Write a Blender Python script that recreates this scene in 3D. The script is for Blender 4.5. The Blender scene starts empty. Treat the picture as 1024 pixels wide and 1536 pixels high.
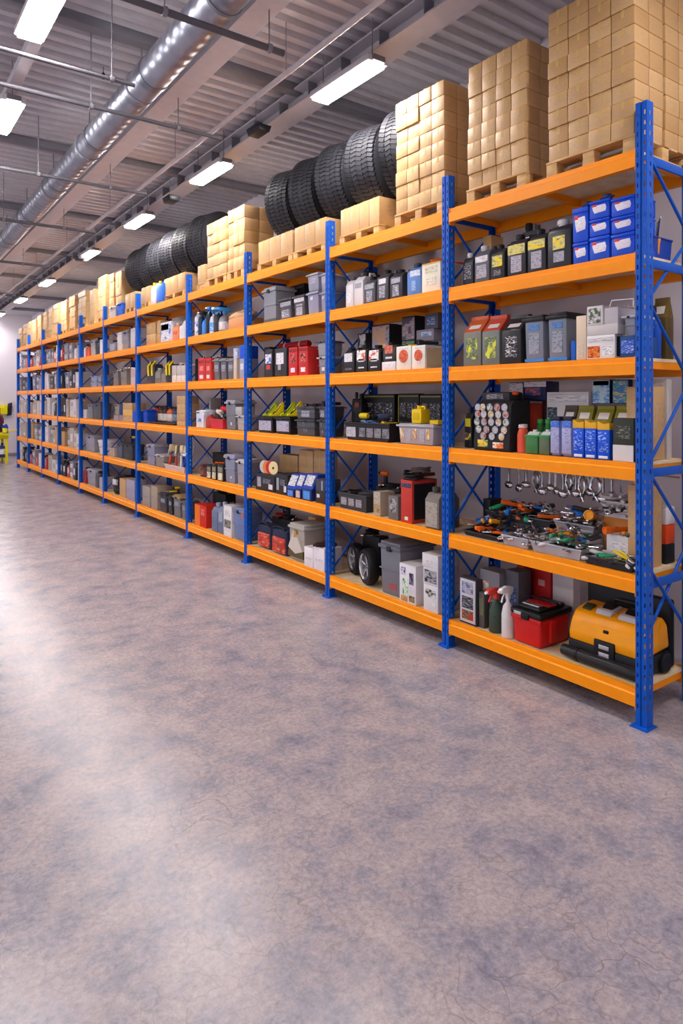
import bpy, bmesh, math, random
from mathutils import Vector, Matrix, Euler
random.seed(7)
SC = bpy.context.scene
COL = SC.collection
PI = math.pi
# ---------------------------------------------------------------- camera model
F = 1004.0
TH = math.atan(727 / F)
SN, CS = math.sin(TH), math.cos(TH)
CH = 1.6            # eye height
RX = 3.10           # front face of the racking, metres right of the camera
WALLX = 4.12
def yat(u, x): return (F * x / (CS * (u + 215)) - x * SN) / CS
def depth(x, y): return x * SN + y * CS
def zat(v, x, y): return CH + (600 - v) * depth(x, y) / F

cam = bpy.data.cameras.new('camera'); co = bpy.data.objects.new('camera', cam); COL.objects.link(co)
cam.sensor_fit = 'HORIZONTAL'; cam.sensor_width = 36; cam.lens = 36 * F / 1024
cam.shift_y = -168 / 1024
cam.clip_start = .05
co.location = (0, 0, CH); co.rotation_euler = (PI / 2, 0, -TH)
SC.camera = co
SC.view_settings.view_transform = 'Standard'
try: SC.view_settings.look = 'None'
except Exception: pass
SC.view_settings.gamma = 1; SC.view_settings.use_curve_mapping = False
SC.view_settings.exposure = 0.32

# ---------------------------------------------------------------- materials
def lin(c):
    if isinstance(c, str):
        c = [int(c[i:i + 2], 16) / 255 for i in (0, 2, 4)]
    return tuple(((v / 12.92) if v <= .04045 else ((v + .055) / 1.055) ** 2.4) for v in c) + (1,)
MC = {}
def newmat(name):
    m = bpy.data.materials.new(name); m.use_nodes = True
    return m, m.node_tree.nodes, m.node_tree.links, m.node_tree.nodes['Principled BSDF']
def M(hexc, rough=.45, metal=0., kind=''):
    """plain plastic / paint / metal with slight mottling"""
    k = (hexc, rough, metal, kind)
    if k in MC: return MC[k]
    m, N, L, B = newmat('paint_' + hexc + kind)
    c = lin(hexc)
    tc = N.new('ShaderNodeTexCoord'); nz = N.new('ShaderNodeTexNoise'); nz.inputs['Scale'].default_value = 14
    L.new(tc.outputs['Object'], nz.inputs['Vector'])
    mx = N.new('ShaderNodeMix'); mx.data_type = 'RGBA'
    mx.inputs['A'].default_value = tuple(v * .88 for v in c[:3]) + (1,)
    mx.inputs['B'].default_value = tuple(min(1, v * 1.08 + .002) for v in c[:3]) + (1,)
    L.new(nz.outputs['Fac'], mx.inputs['Factor']); L.new(mx.outputs['Result'], B.inputs['Base Color'])
    mr = N.new('ShaderNodeMapRange'); mr.inputs['To Min'].default_value = max(.05, rough - .07); mr.inputs['To Max'].default_value = rough + .07
    L.new(nz.outputs['Fac'], mr.inputs['Value']); L.new(mr.outputs['Result'], B.inputs['Roughness'])
    B.inputs['Metallic'].default_value = metal; B.inputs['Specular IOR Level'].default_value = .22 if not metal else .5
    MC[k] = m; return m
def PRT(bg, fg, ac=None, sc=1., rough=.4):
    """printed packaging: rows of small marks and one coloured blotch on a ground colour"""
    k = ('prt', bg, fg, ac, sc)
    if k in MC: return MC[k]
    m, N, L, B = newmat('print_' + bg + fg)
    tc = N.new('ShaderNodeTexCoord'); oi = N.new('ShaderNodeObjectInfo')
    mp = N.new('ShaderNodeMapping'); mp.inputs['Scale'].default_value = (1.2 * sc, 4.2 * sc, 17 * sc)
    L.new(tc.outputs['Generated'], mp.inputs['Vector'])
    nz = N.new('ShaderNodeTexNoise'); nz.noise_dimensions = '4D'; nz.inputs['Scale'].default_value = 1; nz.inputs['Detail'].default_value = 1
    mu = N.new('ShaderNodeMath'); mu.operation = 'MULTIPLY'; mu.inputs[1].default_value = 40
    L.new(oi.outputs['Random'], mu.inputs[0]); L.new(mu.outputs[0], nz.inputs['W']); L.new(mp.outputs[0], nz.inputs['Vector'])
    cr = N.new('ShaderNodeValToRGB'); cr.color_ramp.elements[0].position = .5; cr.color_ramp.elements[1].position = .68
    cr.color_ramp.elements[0].color = lin(bg); cr.color_ramp.elements[1].color = lin(fg)
    L.new(nz.outputs['Fac'], cr.inputs['Fac'])
    out = cr.outputs['Color']
    if ac:
        n2 = N.new('ShaderNodeTexNoise'); n2.noise_dimensions = '4D'; n2.inputs['Scale'].default_value = 2.2; n2.inputs['Detail'].default_value = 2
        L.new(tc.outputs['Generated'], n2.inputs['Vector']); L.new(mu.outputs[0], n2.inputs['W'])
        c2 = N.new('ShaderNodeValToRGB'); c2.color_ramp.elements[0].position = .5; c2.color_ramp.elements[1].position = .58
        L.new(n2.outputs['Fac'], c2.inputs['Fac'])
        mx = N.new('ShaderNodeMix'); mx.data_type = 'RGBA'; L.new(c2.outputs['Color'], mx.inputs['Factor'])
        L.new(out, mx.inputs['A']); mx.inputs['B'].default_value = lin(ac); out = mx.outputs['Result']
    L.new(out, B.inputs['Base Color']); B.inputs['Roughness'].default_value = rough; B.inputs['Specular IOR Level'].default_value = .25
    MC[k] = m; return m

def mat_floor():
    m, N, L, B = newmat('polished_concrete')
    tc = N.new('ShaderNodeTexCoord')
    def noise(s, d, r=.55, dist=0):
        n = N.new('ShaderNodeTexNoise'); n.inputs['Scale'].default_value = s; n.inputs['Detail'].default_value = d
        n.inputs['Roughness'].default_value = r; n.inputs['Distortion'].default_value = dist
        L.new(tc.outputs['Object'], n.inputs['Vector']); return n
    a = noise(4.4, 11, .74, .2)
    r1 = N.new('ShaderNodeValToRGB'); e = r1.color_ramp.elements
    e[0].position = .36; e[0].color = lin('84818f'); e[1].position = .66; e[1].color = lin('b5a7a8')
    q = e.new(.46); q.color = lin('9a939b'); q = e.new(.55); q.color = lin('a99d9f')
    L.new(a.outputs['Fac'], r1.inputs['Fac'])
    b = noise(46, 6, .8)
    r2 = N.new('ShaderNodeValToRGB'); e = r2.color_ramp.elements
    e[0].position = .32; e[0].color = (.5, .5, .55, 1); e[1].position = .62; e[1].color = (1, 1, 1, 1)
    L.new(b.outputs['Fac'], r2.inputs['Fac'])
    mx = N.new('ShaderNodeMix'); mx.data_type = 'RGBA'; mx.blend_type = 'MULTIPLY'; mx.inputs['Factor'].default_value = .85
    L.new(r1.outputs['Color'], mx.inputs['A']); L.new(r2.outputs['Color'], mx.inputs['B'])
    # hairline cracks
    w = noise(2.5, 4); wm = N.new('ShaderNodeMix'); wm.data_type = 'RGBA'; wm.inputs['Factor'].default_value = .25
    L.new(tc.outputs['Object'], wm.inputs['A']); L.new(w.outputs['Color'], wm.inputs['B'])
    vo = N.new('ShaderNodeTexVoronoi'); vo.feature = 'DISTANCE_TO_EDGE'; vo.inputs['Scale'].default_value = 10.5
    L.new(wm.outputs['Result'], vo.inputs['Vector'])
    r3 = N.new('ShaderNodeValToRGB'); e = r3.color_ramp.elements
    e[0].position = .004; e[0].color = (1, 1, 1, 1); e[1].position = .02; e[1].color = (0, 0, 0, 1)
    L.new(vo.outputs['Distance'], r3.inputs['Fac'])
    g = noise(1.3, 3); gm = N.new('ShaderNodeMapRange'); gm.inputs['From Min'].default_value = .38; gm.inputs['From Max'].default_value = .68; gm.inputs['To Max'].default_value = .6
    L.new(g.outputs['Fac'], gm.inputs['Value'])
    ml = N.new('ShaderNodeMath'); ml.operation = 'MULTIPLY'; L.new(r3.outputs['Color'], ml.inputs[0]); L.new(gm.outputs['Result'], ml.inputs[1])
    m2 = N.new('ShaderNodeMix'); m2.data_type = 'RGBA'; L.new(ml.outputs[0], m2.inputs['Factor'])
    L.new(mx.outputs['Result'], m2.inputs['A']); m2.inputs['B'].default_value = lin('6b5f62')
    # pale scuffs and brown specks
    s = noise(11, 8, .75); r4 = N.new('ShaderNodeValToRGB'); e = r4.color_ramp.elements
    e[0].position = .66; e[0].color = (0, 0, 0, 1); e[1].position = .74; e[1].color = (.16, .16, .16, 1)
    L.new(s.outputs['Fac'], r4.inputs['Fac'])
    m3 = N.new('ShaderNodeMix'); m3.data_type = 'RGBA'; L.new(r4.outputs['Color'], m3.inputs['Factor'])
    L.new(m2.outputs['Result'], m3.inputs['A']); m3.inputs['B'].default_value = lin('c9bcb8')
    L.new(m3.outputs['Result'], B.inputs['Base Color'])
    mr = N.new('ShaderNodeMapRange'); mr.inputs['To Min'].default_value = .19; mr.inputs['To Max'].default_value = .29
    L.new(a.outputs['Fac'], mr.inputs['Value']); L.new(mr.outputs['Result'], B.inputs['Roughness'])
    B.inputs['Specular IOR Level'].default_value = .55
    bp = N.new('ShaderNodeBump'); bp.inputs['Strength'].default_value = .12; bp.inputs['Distance'].default_value = .004
    L.new(b.outputs['Fac'], bp.inputs['Height']); L.new(bp.outputs['Normal'], B.inputs['Normal'])
    return m
def mat_carton():
    m, N, L, B = newmat('corrugated_card')
    tc = N.new('ShaderNodeTexCoord'); oi = N.new('ShaderNodeObjectInfo')
    mx = N.new('ShaderNodeMix'); mx.data_type = 'RGBA'
    mx.inputs['A'].default_value = lin('b98f58'); mx.inputs['B'].default_value = lin('cba470')
    L.new(oi.outputs['Random'], mx.inputs['Factor'])
    # faint stamped print in the middle of each face
    mp = N.new('ShaderNodeMapping'); mp.inputs['Scale'].default_value = (5, 5, 14); L.new(tc.outputs['Generated'], mp.inputs['Vector'])
    nz = N.new('ShaderNodeTexNoise'); nz.noise_dimensions = '4D'; nz.inputs['Scale'].default_value = 1.3; nz.inputs['Detail'].default_value = 3
    mu = N.new('ShaderNodeMath'); mu.operation = 'MULTIPLY'; mu.inputs[1].default_value = 60
    L.new(oi.outputs['Random'], mu.inputs[0]); L.new(mu.outputs[0], nz.inputs['W']); L.new(mp.outputs[0], nz.inputs['Vector'])
    cr = N.new('ShaderNodeValToRGB'); cr.color_ramp.elements[0].position = .52; cr.color_ramp.elements[1].position = .6
    L.new(nz.outputs['Fac'], cr.inputs['Fac'])
    vs = N.new('ShaderNodeVectorMath'); vs.operation = 'SUBTRACT'; vs.inputs[1].default_value = (.5, .5, .5); L.new(tc.outputs['Generated'], vs.inputs[0])
    sp = N.new('ShaderNodeSeparateXYZ'); L.new(vs.outputs[0], sp.inputs[0])
    ab = N.new('ShaderNodeMath'); ab.operation = 'ABSOLUTE'; L.new(sp.outputs['Z'], ab.inputs[0])
    lt = N.new('ShaderNodeMath'); lt.operation = 'LESS_THAN'; lt.inputs[1].default_value = .28; L.new(ab.outputs[0], lt.inputs[0])
    m1 = N.new('ShaderNodeMath'); m1.operation = 'MULTIPLY'; L.new(cr.outputs['Color'], m1.inputs[0]); L.new(lt.outputs[0], m1.inputs[1])
    m4 = N.new('ShaderNodeMath'); m4.operation = 'MULTIPLY'; m4.inputs[1].default_value = .35; L.new(m1.outputs[0], m4.inputs[0])
    m2 = N.new('ShaderNodeMix'); m2.data_type = 'RGBA'; L.new(m4.outputs[0], m2.inputs['Factor']); L.new(mx.outputs['Result'], m2.inputs['A'])
    m2.inputs['B'].default_value = lin('8f8478')
    L.new(m2.outputs['Result'], B.inputs['Base Color']); B.inputs['Roughness'].default_value = .5
    return m
def mat_wood(c1, c2, sc=9):
    m, N, L, B = newmat('wood_' + c1)
    tc = N.new('ShaderNodeTexCoord'); mp = N.new('ShaderNodeMapping'); mp.inputs['Scale'].default_value = (1, 1, 4)
    L.new(tc.outputs['Object'], mp.inputs['Vector'])
    nz = N.new('ShaderNodeTexNoise'); nz.inputs['Scale'].default_value = sc; nz.inputs['Detail'].default_value = 6; L.new(mp.outputs[0], nz.inputs['Vector'])
    cr = N.new('ShaderNodeValToRGB'); cr.color_ramp.elements[0].position = .35; cr.color_ramp.elements[1].position = .65
    cr.color_ramp.elements[0].color = lin(c1); cr.color_ramp.elements[1].color = lin(c2)
    L.new(nz.outputs['Fac'], cr.inputs['Fac']); L.new(cr.outputs['Color'], B.inputs['Base Color']); B.inputs['Roughness'].default_value = .65
    return m
def mat_spiral():
    m, N, L, B = newmat('galvanised_spiral_duct')
    tc = N.new('ShaderNodeTexCoord'); wv = N.new('ShaderNodeTexWave'); wv.bands_direction = 'Y'; wv.inputs['Scale'].default_value = 2.6
    wv.inputs['Distortion'].default_value = .3
    L.new(tc.outputs['Object'], wv.inputs['Vector'])
    bp = N.new('ShaderNodeBump'); bp.inputs['Strength'].default_value = .5; bp.inputs['Distance'].default_value = .01
    L.new(wv.outputs['Fac'], bp.inputs['Height']); L.new(bp.outputs['Normal'], B.inputs['Normal'])
    nz = N.new('ShaderNodeTexNoise'); nz.inputs['Scale'].default_value = 5; nz.inputs['Detail'].default_value = 4; L.new(tc.outputs['Object'], nz.inputs['Vector'])
    cr = N.new('ShaderNodeValToRGB'); cr.color_ramp.elements[0].color = lin('7c8090'); cr.color_ramp.elements[1].color = lin('b4b8c4')
    L.new(nz.outputs['Fac'], cr.inputs['Fac']); L.new(cr.outputs['Color'], B.inputs['Base Color'])
    B.inputs['Metallic'].default_value = .85; B.inputs['Roughness'].default_value = .34
    return m
def mat_wall(c):
    m, N, L, B = newmat('painted_wall_' + c)
    tc = N.new('ShaderNodeTexCoord'); nz = N.new('ShaderNodeTexNoise'); nz.inputs['Scale'].default_value = 1.2; nz.inputs['Detail'].default_value = 5
    L.new(tc.outputs['Object'], nz.inputs['Vector'])
    mx = N.new('ShaderNodeMix'); mx.data_type = 'RGBA'; q = lin(c)
    mx.inputs['A'].default_value = tuple(v * .93 for v in q[:3]) + (1,); mx.inputs['B'].default_value = q
    L.new(nz.outputs['Fac'], mx.inputs['Factor']); L.new(mx.outputs['Result'], B.inputs['Base Color']); B.inputs['Roughness'].default_value = .7
    return m
def mat_emit(c, s):
    m, N, L, B = newmat('lamp_light'); B.inputs['Base Color'].default_value = (1, 1, 1, 1)
    B.inputs['Emission Color'].default_value = c; B.inputs['Emission Strength'].default_value = s
    return m
FLOOR = mat_floor(); CARD = mat_carton(); DECK = mat_wood('dcc198', 'ecd6b2', 14); PALW = mat_wood('b98f58', 'd3ac74', 9)
SPIRAL = mat_spiral()
BLUE = M('0452b8', .36); ORANGE = M('ff9402', .38)
BLACK = M('141417', .42); DGREY = M('303138', .45); MGREY = M('6d6f7a', .45); LGREY = M('a2a3ad', .45); WHITE = M('e4e0e2', .4)
CHROME = M('c4c4c8', .2, 1.); RUB = M('1f1f24', .6); YEL = M('f2d112', .4)

# ---------------------------------------------------------------- mesh builder
class MB:
    def __init__(s): s.bm = bmesh.new()
    def _verts(s, vs, faces):
        v = [s.bm.verts.new(p) for p in vs]
        out = []
        for f in faces:
            try: out.append(s.bm.faces.new([v[i] for i in f]))
            except ValueError: pass
        return v, out
    def box(s, x0, x1, y0, y1, z0, z1, bev=0, tx=1., ty=1., seg=2, mx=None):
        """box; tx, ty shrink the BOTTOM (taper)"""
        cx, cy = (x0 + x1) / 2, (y0 + y1) / 2
        vs = []
        for z, kx, ky in ((z0, tx, ty), (z1, 1, 1)):
            for x, y in ((x0, y0), (x1, y0), (x1, y1), (x0, y1)):
                vs.append(Vector((cx + (x - cx) * kx, cy + (y - cy) * ky, z)))
        if mx: vs = [mx @ p for p in vs]
        v, f = s._verts(vs, [(3, 2, 1, 0), (4, 5, 6, 7), (0, 1, 5, 4), (1, 2, 6, 5), (2, 3, 7, 6), (3, 0, 4, 7)])
        if bev:
            bev = min(bev, .45 * min(abs(x1 - x0) * min(1, tx), abs(y1 - y0) * min(1, ty), abs(z1 - z0)))
            ed = list({e for q in f for e in q.edges})
            bmesh.ops.bevel(s.bm, geom=ed, offset=bev, segments=seg, affect='EDGES', profile=.5)
        return s
    def prism(s, pts, a0, a1, axis='y', bev=0):
        """polygon extruded along an axis. pts (x,z) for axis y, (y,z) for axis x, (x,y) for axis z"""
        def P(p, a): return {'y': (p[0], a, p[1]), 'x': (a, p[0], p[1]), 'z': (p[0], p[1], a)}[axis]
        n = len(pts)
        vs = [P(p, a0) for p in pts] + [P(p, a1) for p in pts]
        fs = [tuple(range(n)), tuple(range(2 * n - 1, n - 1, -1))] + [(i, i + n, (i + 1) % n + n, (i + 1) % n) for i in range(n)]
        v, f = s._verts(vs, fs)
        bmesh.ops.recalc_face_normals(s.bm, faces=f)
        if bev:
            ed = list({e for q in f for e in q.edges})
            bmesh.ops.bevel(s.bm, geom=ed, offset=bev, segments=2, affect='EDGES', profile=.5)
        return s
    def lathe(s, prof, n=20, c=(0, 0, 0), axis='z', sq=None, cap=True):
        """profile [(r,h)...]; sq=(sx,sy) elliptical"""
        sx, sy = sq or (1, 1)
        rings = []
        def P(r, h, a):
            ca, sa = math.cos(a) * r * sx, math.sin(a) * r * sy
            if axis == 'z': return (c[0] + ca, c[1] + sa, c[2] + h)
            if axis == 'y': return (c[0] + ca, c[1] + h, c[2] + sa)
            return (c[0] + h, c[1] + ca, c[2] + sa)
        fs = []
        for r, h in prof:
            if r <= 1e-6: rings.append([s.bm.verts.new(P(0, h, 0))])
            else: rings.append([s.bm.verts.new(P(r, h, 2 * PI * k / n)) for k in range(n)])
        for a, b in zip(rings, rings[1:]):
            for k in range(n):
                q = [a[k % len(a)], a[(k + 1) % len(a)], b[(k + 1) % len(b)], b[k % len(b)]]
                q = list(dict.fromkeys(q))
                if len(q) > 2:
                    try: fs.append(s.bm.faces.new(q))
                    except ValueError: pass
        for rg, fl in ((rings[0], 1), (rings[-1], 0)) if cap and prof[0] != prof[-1] else ():
            if len(rg) > 2:
                try: fs.append(s.bm.faces.new(rg[::-1] if fl else rg))
                except ValueError: pass
        bmesh.ops.recalc_face_normals(s.bm, faces=fs)
        return s
    def tube(s, pts, r, n=8, closed=False):
        pts = [Vector(p) for p in pts]
        rs = r if isinstance(r, (list, tuple)) else [r] * len(pts)
        m = len(pts); rings = []; up = None
        for i, p in enumerate(pts):
            if closed: t = pts[(i + 1) % m] - pts[i - 1]
            else: t = pts[min(i + 1, m - 1)] - pts[max(i - 1, 0)]
            t = t.normalized() if t.length > 1e-9 else Vector((0, 0, 1))
            if up is None:
                up = Vector((0, 0, 1)) if abs(t.z) < .9 else Vector((1, 0, 0))
            a = t.cross(up)
            a = a.normalized() if a.length > 1e-6 else t.orthogonal().normalized()
            b = a.cross(t).normalized(); up = b
            rings.append([s.bm.verts.new(p + (a * math.cos(2 * PI * k / n) + b * math.sin(2 * PI * k / n)) * rs[i]) for k in range(n)])
        fs = []
        for i in range(m if closed else m - 1):
            A, B_ = rings[i], rings[(i + 1) % m]
            for k in range(n):
                fs.append(s.bm.faces.new((A[k], A[(k + 1) % n], B_[(k + 1) % n], B_[k])))
        if not closed:
            fs.append(s.bm.faces.new(rings[0][::-1])); fs.append(s.bm.faces.new(rings[-1]))
        bmesh.ops.recalc_face_normals(s.bm, faces=fs)
        return s
    def build(s, name, mat, parent=None, loc=None, smooth=True):
        me = bpy.data.meshes.new(name); s.bm.to_mesh(me); s.bm.free()
        me.materials.append(mat)
        if smooth:
            me.polygons.foreach_set('use_smooth', [True] * len(me.polygons))
            try: me.set_sharp_from_angle(angle=math.radians(38))
            except Exception: pass
        o = bpy.data.objects.new(name, me); COL.objects.link(o)
        if parent is not None: o.parent = parent
        if loc is not None: o.location = loc
        return o
KIDS = {}
def part(mb, name, mat, parent, loc=None):
    o = mb.build(name, mat, parent, loc); KIDS.setdefault(parent.as_pointer(), []).append(o); return o
def root(name, loc=(0, 0, 0), rz=0):
    o = bpy.data.objects.new(name, None); o.empty_display_size = .05; COL.objects.link(o)
    o.location = loc; o.rotation_euler = (0, 0, rz); return o
def dup(o, parent=None):
    c = o.copy(); COL.objects.link(c)
    if parent is not None: c.parent = parent
    for ch in KIDS.get(o.as_pointer(), []):
        k = dup(ch, c); KIDS.setdefault(c.as_pointer(), []).append(k)
    return c
def tag(o, label, cat, group=None):
    o['label'] = label; o['category'] = cat
    if group: o['group'] = group
    return o
def struct(o): o['kind'] = 'structure'; return o
ORD = ['zeroth', 'first', 'second', 'third', 'fourth', 'fifth', 'sixth', 'seventh', 'eighth', 'ninth', 'tenth', 'eleventh', 'twelfth', 'thirteenth', 'fourteenth', 'fifteenth', 'sixteenth', 'seventeenth', 'eighteenth', 'nineteenth', 'twentieth']
NUM = ['zero', 'one', 'two', 'three', 'four', 'five', 'six', 'seven', 'eight', 'nine', 'ten', 'eleven', 'twelve', 'thirteen', 'fourteen', 'fifteen', 'sixteen', 'seventeen', 'eighteen', 'nineteen', 'twenty']
BAYN = ['', 'nearest bay', 'second bay', 'third bay', 'fourth bay', 'fifth bay', 'sixth bay', 'seventh bay', 'eighth bay', 'ninth bay', 'tenth bay', 'farthest bay']
SHN = ['bottom shelf', 'second shelf up', 'third shelf up', 'fourth shelf up', 'fifth shelf up', 'top deck']

# ---------------------------------------------------------------- rack layout
LEV = [.177, .736, 1.289, 1.813, 2.327, 2.837]
PW, PD, RACKD, POSTH = .058, .055, .50, 3.05
PEDGE = [953, 663, 488, 366, 278.5, 203, 154, 118, 86, 62, 41, 25]
PY = [yat(u, RX) - PW / 2 for u in PEDGE]
# ---------------------------------------------------------------- the room
YF, YB, XL = 21.0, -3.0, -7.0
def ceil_z(y): return 4.28 - .012 * y
struct(MB().box(XL, WALLX + .2, YB, YF + .2, -.1, 0).build('floor', FLOOR, smooth=False))
struct(MB().box(WALLX, WALLX + .2, YB, YF + .2, 0, 4.5).build('wall_right', mat_wall('cbc4cc'), smooth=False))
struct(MB().box(XL, WALLX, YF, YF + .2, 0, 4.5).build('wall_far', mat_wall('d6cfd6'), smooth=False))
struct(MB().box(XL, WALLX + .2, YB - .2, YB, 0, 4.5).build('wall_back_unseen', mat_wall('b4b0b8'), smooth=False))  # unseen wall, added to cut world light from behind and darken near-side faces
b = MB().box(XL, WALLX, YF - .015, YF, 0, .09, .004)
struct(b.build('baseboard_far', M('8c8892', .5)))
# corrugated roof sheet: ribs run across the room
b = MB(); y = YB; pts = []; PIT = .14
while y < YF + .2:
    for f, h in ((0, 0), (.4, 0), (.5, .04), (.9, .04)):
        yy = y + f * PIT; pts.append((yy, ceil_z(yy) + h))
    y += PIT
for (ya, za), (yb, zb) in zip(pts, pts[1:]):
    b._verts([(XL, ya, za), (WALLX + .2, ya, za), (WALLX + .2, yb, zb), (XL, yb, zb)], [(0, 3, 2, 1)])
struct(b.build('ceiling', M('c6c3c9', .45, .0, 'roof'), smooth=False))
STEELW = M('c2bfc6', .5); STEELG = M('84838c', .5)
def yslope(z0): return lambda y: z0 - .012 * y
# crossing purlins (fixed to the roof)
for i, y in enumerate((2.35, 4.75, 7.2, 9.6, 12.1, 14.6, 17.1, 19.4)):
    z = ceil_z(y)
    b = MB().box(XL, WALLX, y - .05, y + .05, z - .07, z + .0, .004)
    struct(b.build('trim_%d' % (i + 1), STEELG))
# ---------------------------------------------------------------- shelving bays
def post_mesh():
    """perforated upright: open channel with a grooved front and teardrop slots"""
    h = PW / 2
    sec = [(PD, h), (0, h), (0, .006), (.006, .003), (.006, -.003), (0, -.006), (0, -h), (.012, -h), (PD, -h), (PD, -h + .012)]
    holed = {1: (.3, .62), 5: (.38, .7), 7: (.3, .55)}
    zs = [0.]; hole = [False]
    z = .07; pit = .05
    zs.append(z)
    while z + pit < POSTH:
        zs += [z + .014, z + .036, z + pit]; z += pit
    zs.append(POSTH); zs = sorted(set(round(q, 4) for q in zs))
    b = MB(); bm = b.bm
    for i, (p, q) in enumerate(zip(sec, sec[1:])):
        def at(t, z): return (p[0] + (q[0] - p[0]) * t, p[1] + (q[1] - p[1]) * t, z)
        if i in holed:
            t0, t1 = holed[i]; ts = [0, t0, t1, 1]
            for k, (za, zb) in enumerate(zip(zs, zs[1:])):
                ishole = abs((zb - za) - .022) < .002
                for j in range(3):
                    if ishole and j == 1: continue
                    b._verts([at(ts[j], za), at(ts[j + 1], za), at(ts[j + 1], zb), at(ts[j], zb)], [(0, 1, 2, 3)])
        else:
            b._verts([at(0, 0), at(1, 0), at(1, POSTH), at(0, POSTH)], [(0, 1, 2, 3)])
    bmesh.ops.remove_doubles(bm, verts=bm.verts[:], dist=.0004)
    me = bpy.data.meshes.new('post'); bm.to_mesh(me); bm.free()
    me.materials.append(BLUE)
    return me
POSTME = post_mesh()
def post(name, bay, x, y, flip=False):
    o = bpy.data.objects.new(name, POSTME); COL.objects.link(o); o.parent = bay
    o.location = (x, y, 0.006)
    if flip: o.rotation_euler = (0, 0, PI); 
    if flip: o.scale.z = (LEV[5] + .002) / POSTH
    md = o.modifiers.new('thickness', 'SOLIDIFY'); md.thickness = .002; md.offset = 0
    KIDS.setdefault(bay.as_pointer(), []).append(o)
    s = -1 if flip else 1
    f = MB().box(-.03 * s, (PD + .01) * s, -.045, .045, -.006, 0, 0)
    for yy in (-.035, .035): f.lathe([(.006, 0), (.006, .006), (.003, .009), (0, .009)], 6, (-.018 * s, yy, 0))
    part(f, 'foot_plate', BLUE, o)
    return o
ZN = [('f', 2.80), ('r', 2.44), ('f', 2.08), ('r', 1.68), ('f', 1.25), ('r', .85), ('f', .42)]
def frame(bay, y, near=False):
    post('front_post', bay, 0, y); post('rear_post', bay, RACKD, y, True)
    f, e = PD - .01, RACKD - PD + .01
    if near:
        segs = [(f if a == 'f' else e, za, f if c == 'f' else e, zc) for (a, za), (c, zc) in zip(ZN, ZN[1:])] + [(f, .78, e, .36)]
    else:
        segs = []
        for i in range(5): segs += [(f, LEV[i + 1] - .08, e, LEV[i] + .03), (e, LEV[i + 1] - .08, f, LEV[i] + .03)]
    for k, (xa, za, xc, zc) in enumerate(segs):
        yy = y + (.004 if k % 2 else -.012)
        part(MB().tube([(xa, yy, za), (xc, yy, zc)], .0085, 8), 'diagonal_brace', BLUE, bay)
    for z in (LEV[5] - .05, LEV[4] - .05, LEV[2] - .05, LEV[1] - .05):
        part(MB().box(PD - .005, RACKD - PD + .005, y - .008, y + .008, z - .022, z + .022, .003), 'frame_strut', BLUE, bay)
def beam(bay, y0, y1, front, z):
    if front:
        pr = [(0, -.088), (0, -.03), (.008, -.025), (.008, 0), (.036, 0), (.036, -.088)]
    else:
        pr = [(RACKD - x, q) for x, q in [(0, -.088), (0, -.03), (.008, -.025), (.008, 0), (.036, 0), (.036, -.088)]]
    b = MB().prism([(x, z + q) for x, q in pr], y0 + .002, y1 - .002, 'y')
    o = part(b, 'front_beam' if front else 'rear_beam', ORANGE, bay)
    x = 0 if front else RACKD - .05
    for yy, sg in ((y1 - .006, -1), (y0 + .006, 1)):
        c = MB().box(x + .001, x + .049, min(yy, yy - sg * .004), max(yy, yy - sg * .004), z - .105, z + .004, .001)
        if front: c.lathe([(.005, -sg * .001), (.005, sg * .004), (0, sg * .004)], 6, (x + .012, yy, z - .097), 'y')
        part(c, 'beam_connector', ORANGE, o)
BAYS = []
for k in range(1, 12):
    yn, yf = PY[k - 1], PY[k]
    bay = root('shelving_bay', (RX, 0, 0)); BAYS.append(bay)
    frame(bay, yf)
    if k == 1: frame(bay, yn, True)
    y0, y1 = yn + PW / 2, yf - PW / 2
    for L, z in enumerate(LEV):
        beam(bay, y0, y1, True, z); beam(bay, y0, y1, False, z)
        d = MB().box(.037, RACKD - .037, y0 + .004, y1 - .004, z - .018, z - .001)
        part(d, 'shelf_board', DECK, bay)
        for f in (.0, .5, 1.):
            yc = y0 + .02 + (y1 - y0 - .04) * f
            s = MB().box(.037, RACKD - .037, yc - .014, yc + .014, z - .055, z - .0185)
            part(s, 'cross_support', ORANGE, bay)
DESC = ['', 'holding the yellow wheeled case and red cool box', 'with two small wheels on its bottom shelf', 'with yellow wedges on its third shelf', 'with a pale sack on its fifth shelf',
        'with caramel cartons and red brushes', 'with a black ribbed bag on its bottom shelf', 'with a white bucket on its second shelf', 'eighth from the right', 'ninth from the right', 'second from the far wall', 'last before the far wall']
for k, bay in enumerate(BAYS, 1):
    tag(bay, ('nearest ' if k == 1 else '') + 'blue and orange shelving bay ' + DESC[k], 'shelving', 'bays of the long blue and orange rack')

# ---------------------------------------------------------------- ceiling services
EM = mat_emit((1, .94, .92, 1), 100)
CZ = 2.30 + CH
def lamp(x, y, label, g='strip lights under the roof'):
    z = CZ - .012 * (y - 4)
    r = root('ceiling_light', (x, y, z))
    hs = part(MB().box(-.085, .085, -.36, .36, 0, .05, .008, 1.06, 1.01), 'housing', M('cfccd0', .4), r)
    part(MB().box(-.07, .07, -.345, .345, -.018, -.001, .004), 'diffuser', EM, r)
    for yy in (-.3, .3): part(MB().tube([(0, yy, .05), (0, yy, ceil_z(y + yy) - z + .004)], .004, 6), 'suspension_rod', STEELG, r)
    for yy in (-.37, .37): part(MB().box(-.05, .05, yy - .012, yy + .012, .005, .045, .003), 'end_cap', M('77747c', .5), hs)
    tag(r, label, 'lamp', g); return r
dl = [4.86, 6.73, 8.43, 10.26, 12.5, 14.5, 16.7, 18.5]
nm = ['nearest the camera', 'second from the camera', 'third from the camera', 'fourth from the camera', 'fifth from the camera', 'third from the far end', 'second from the far end', 'last at the far end']
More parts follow.
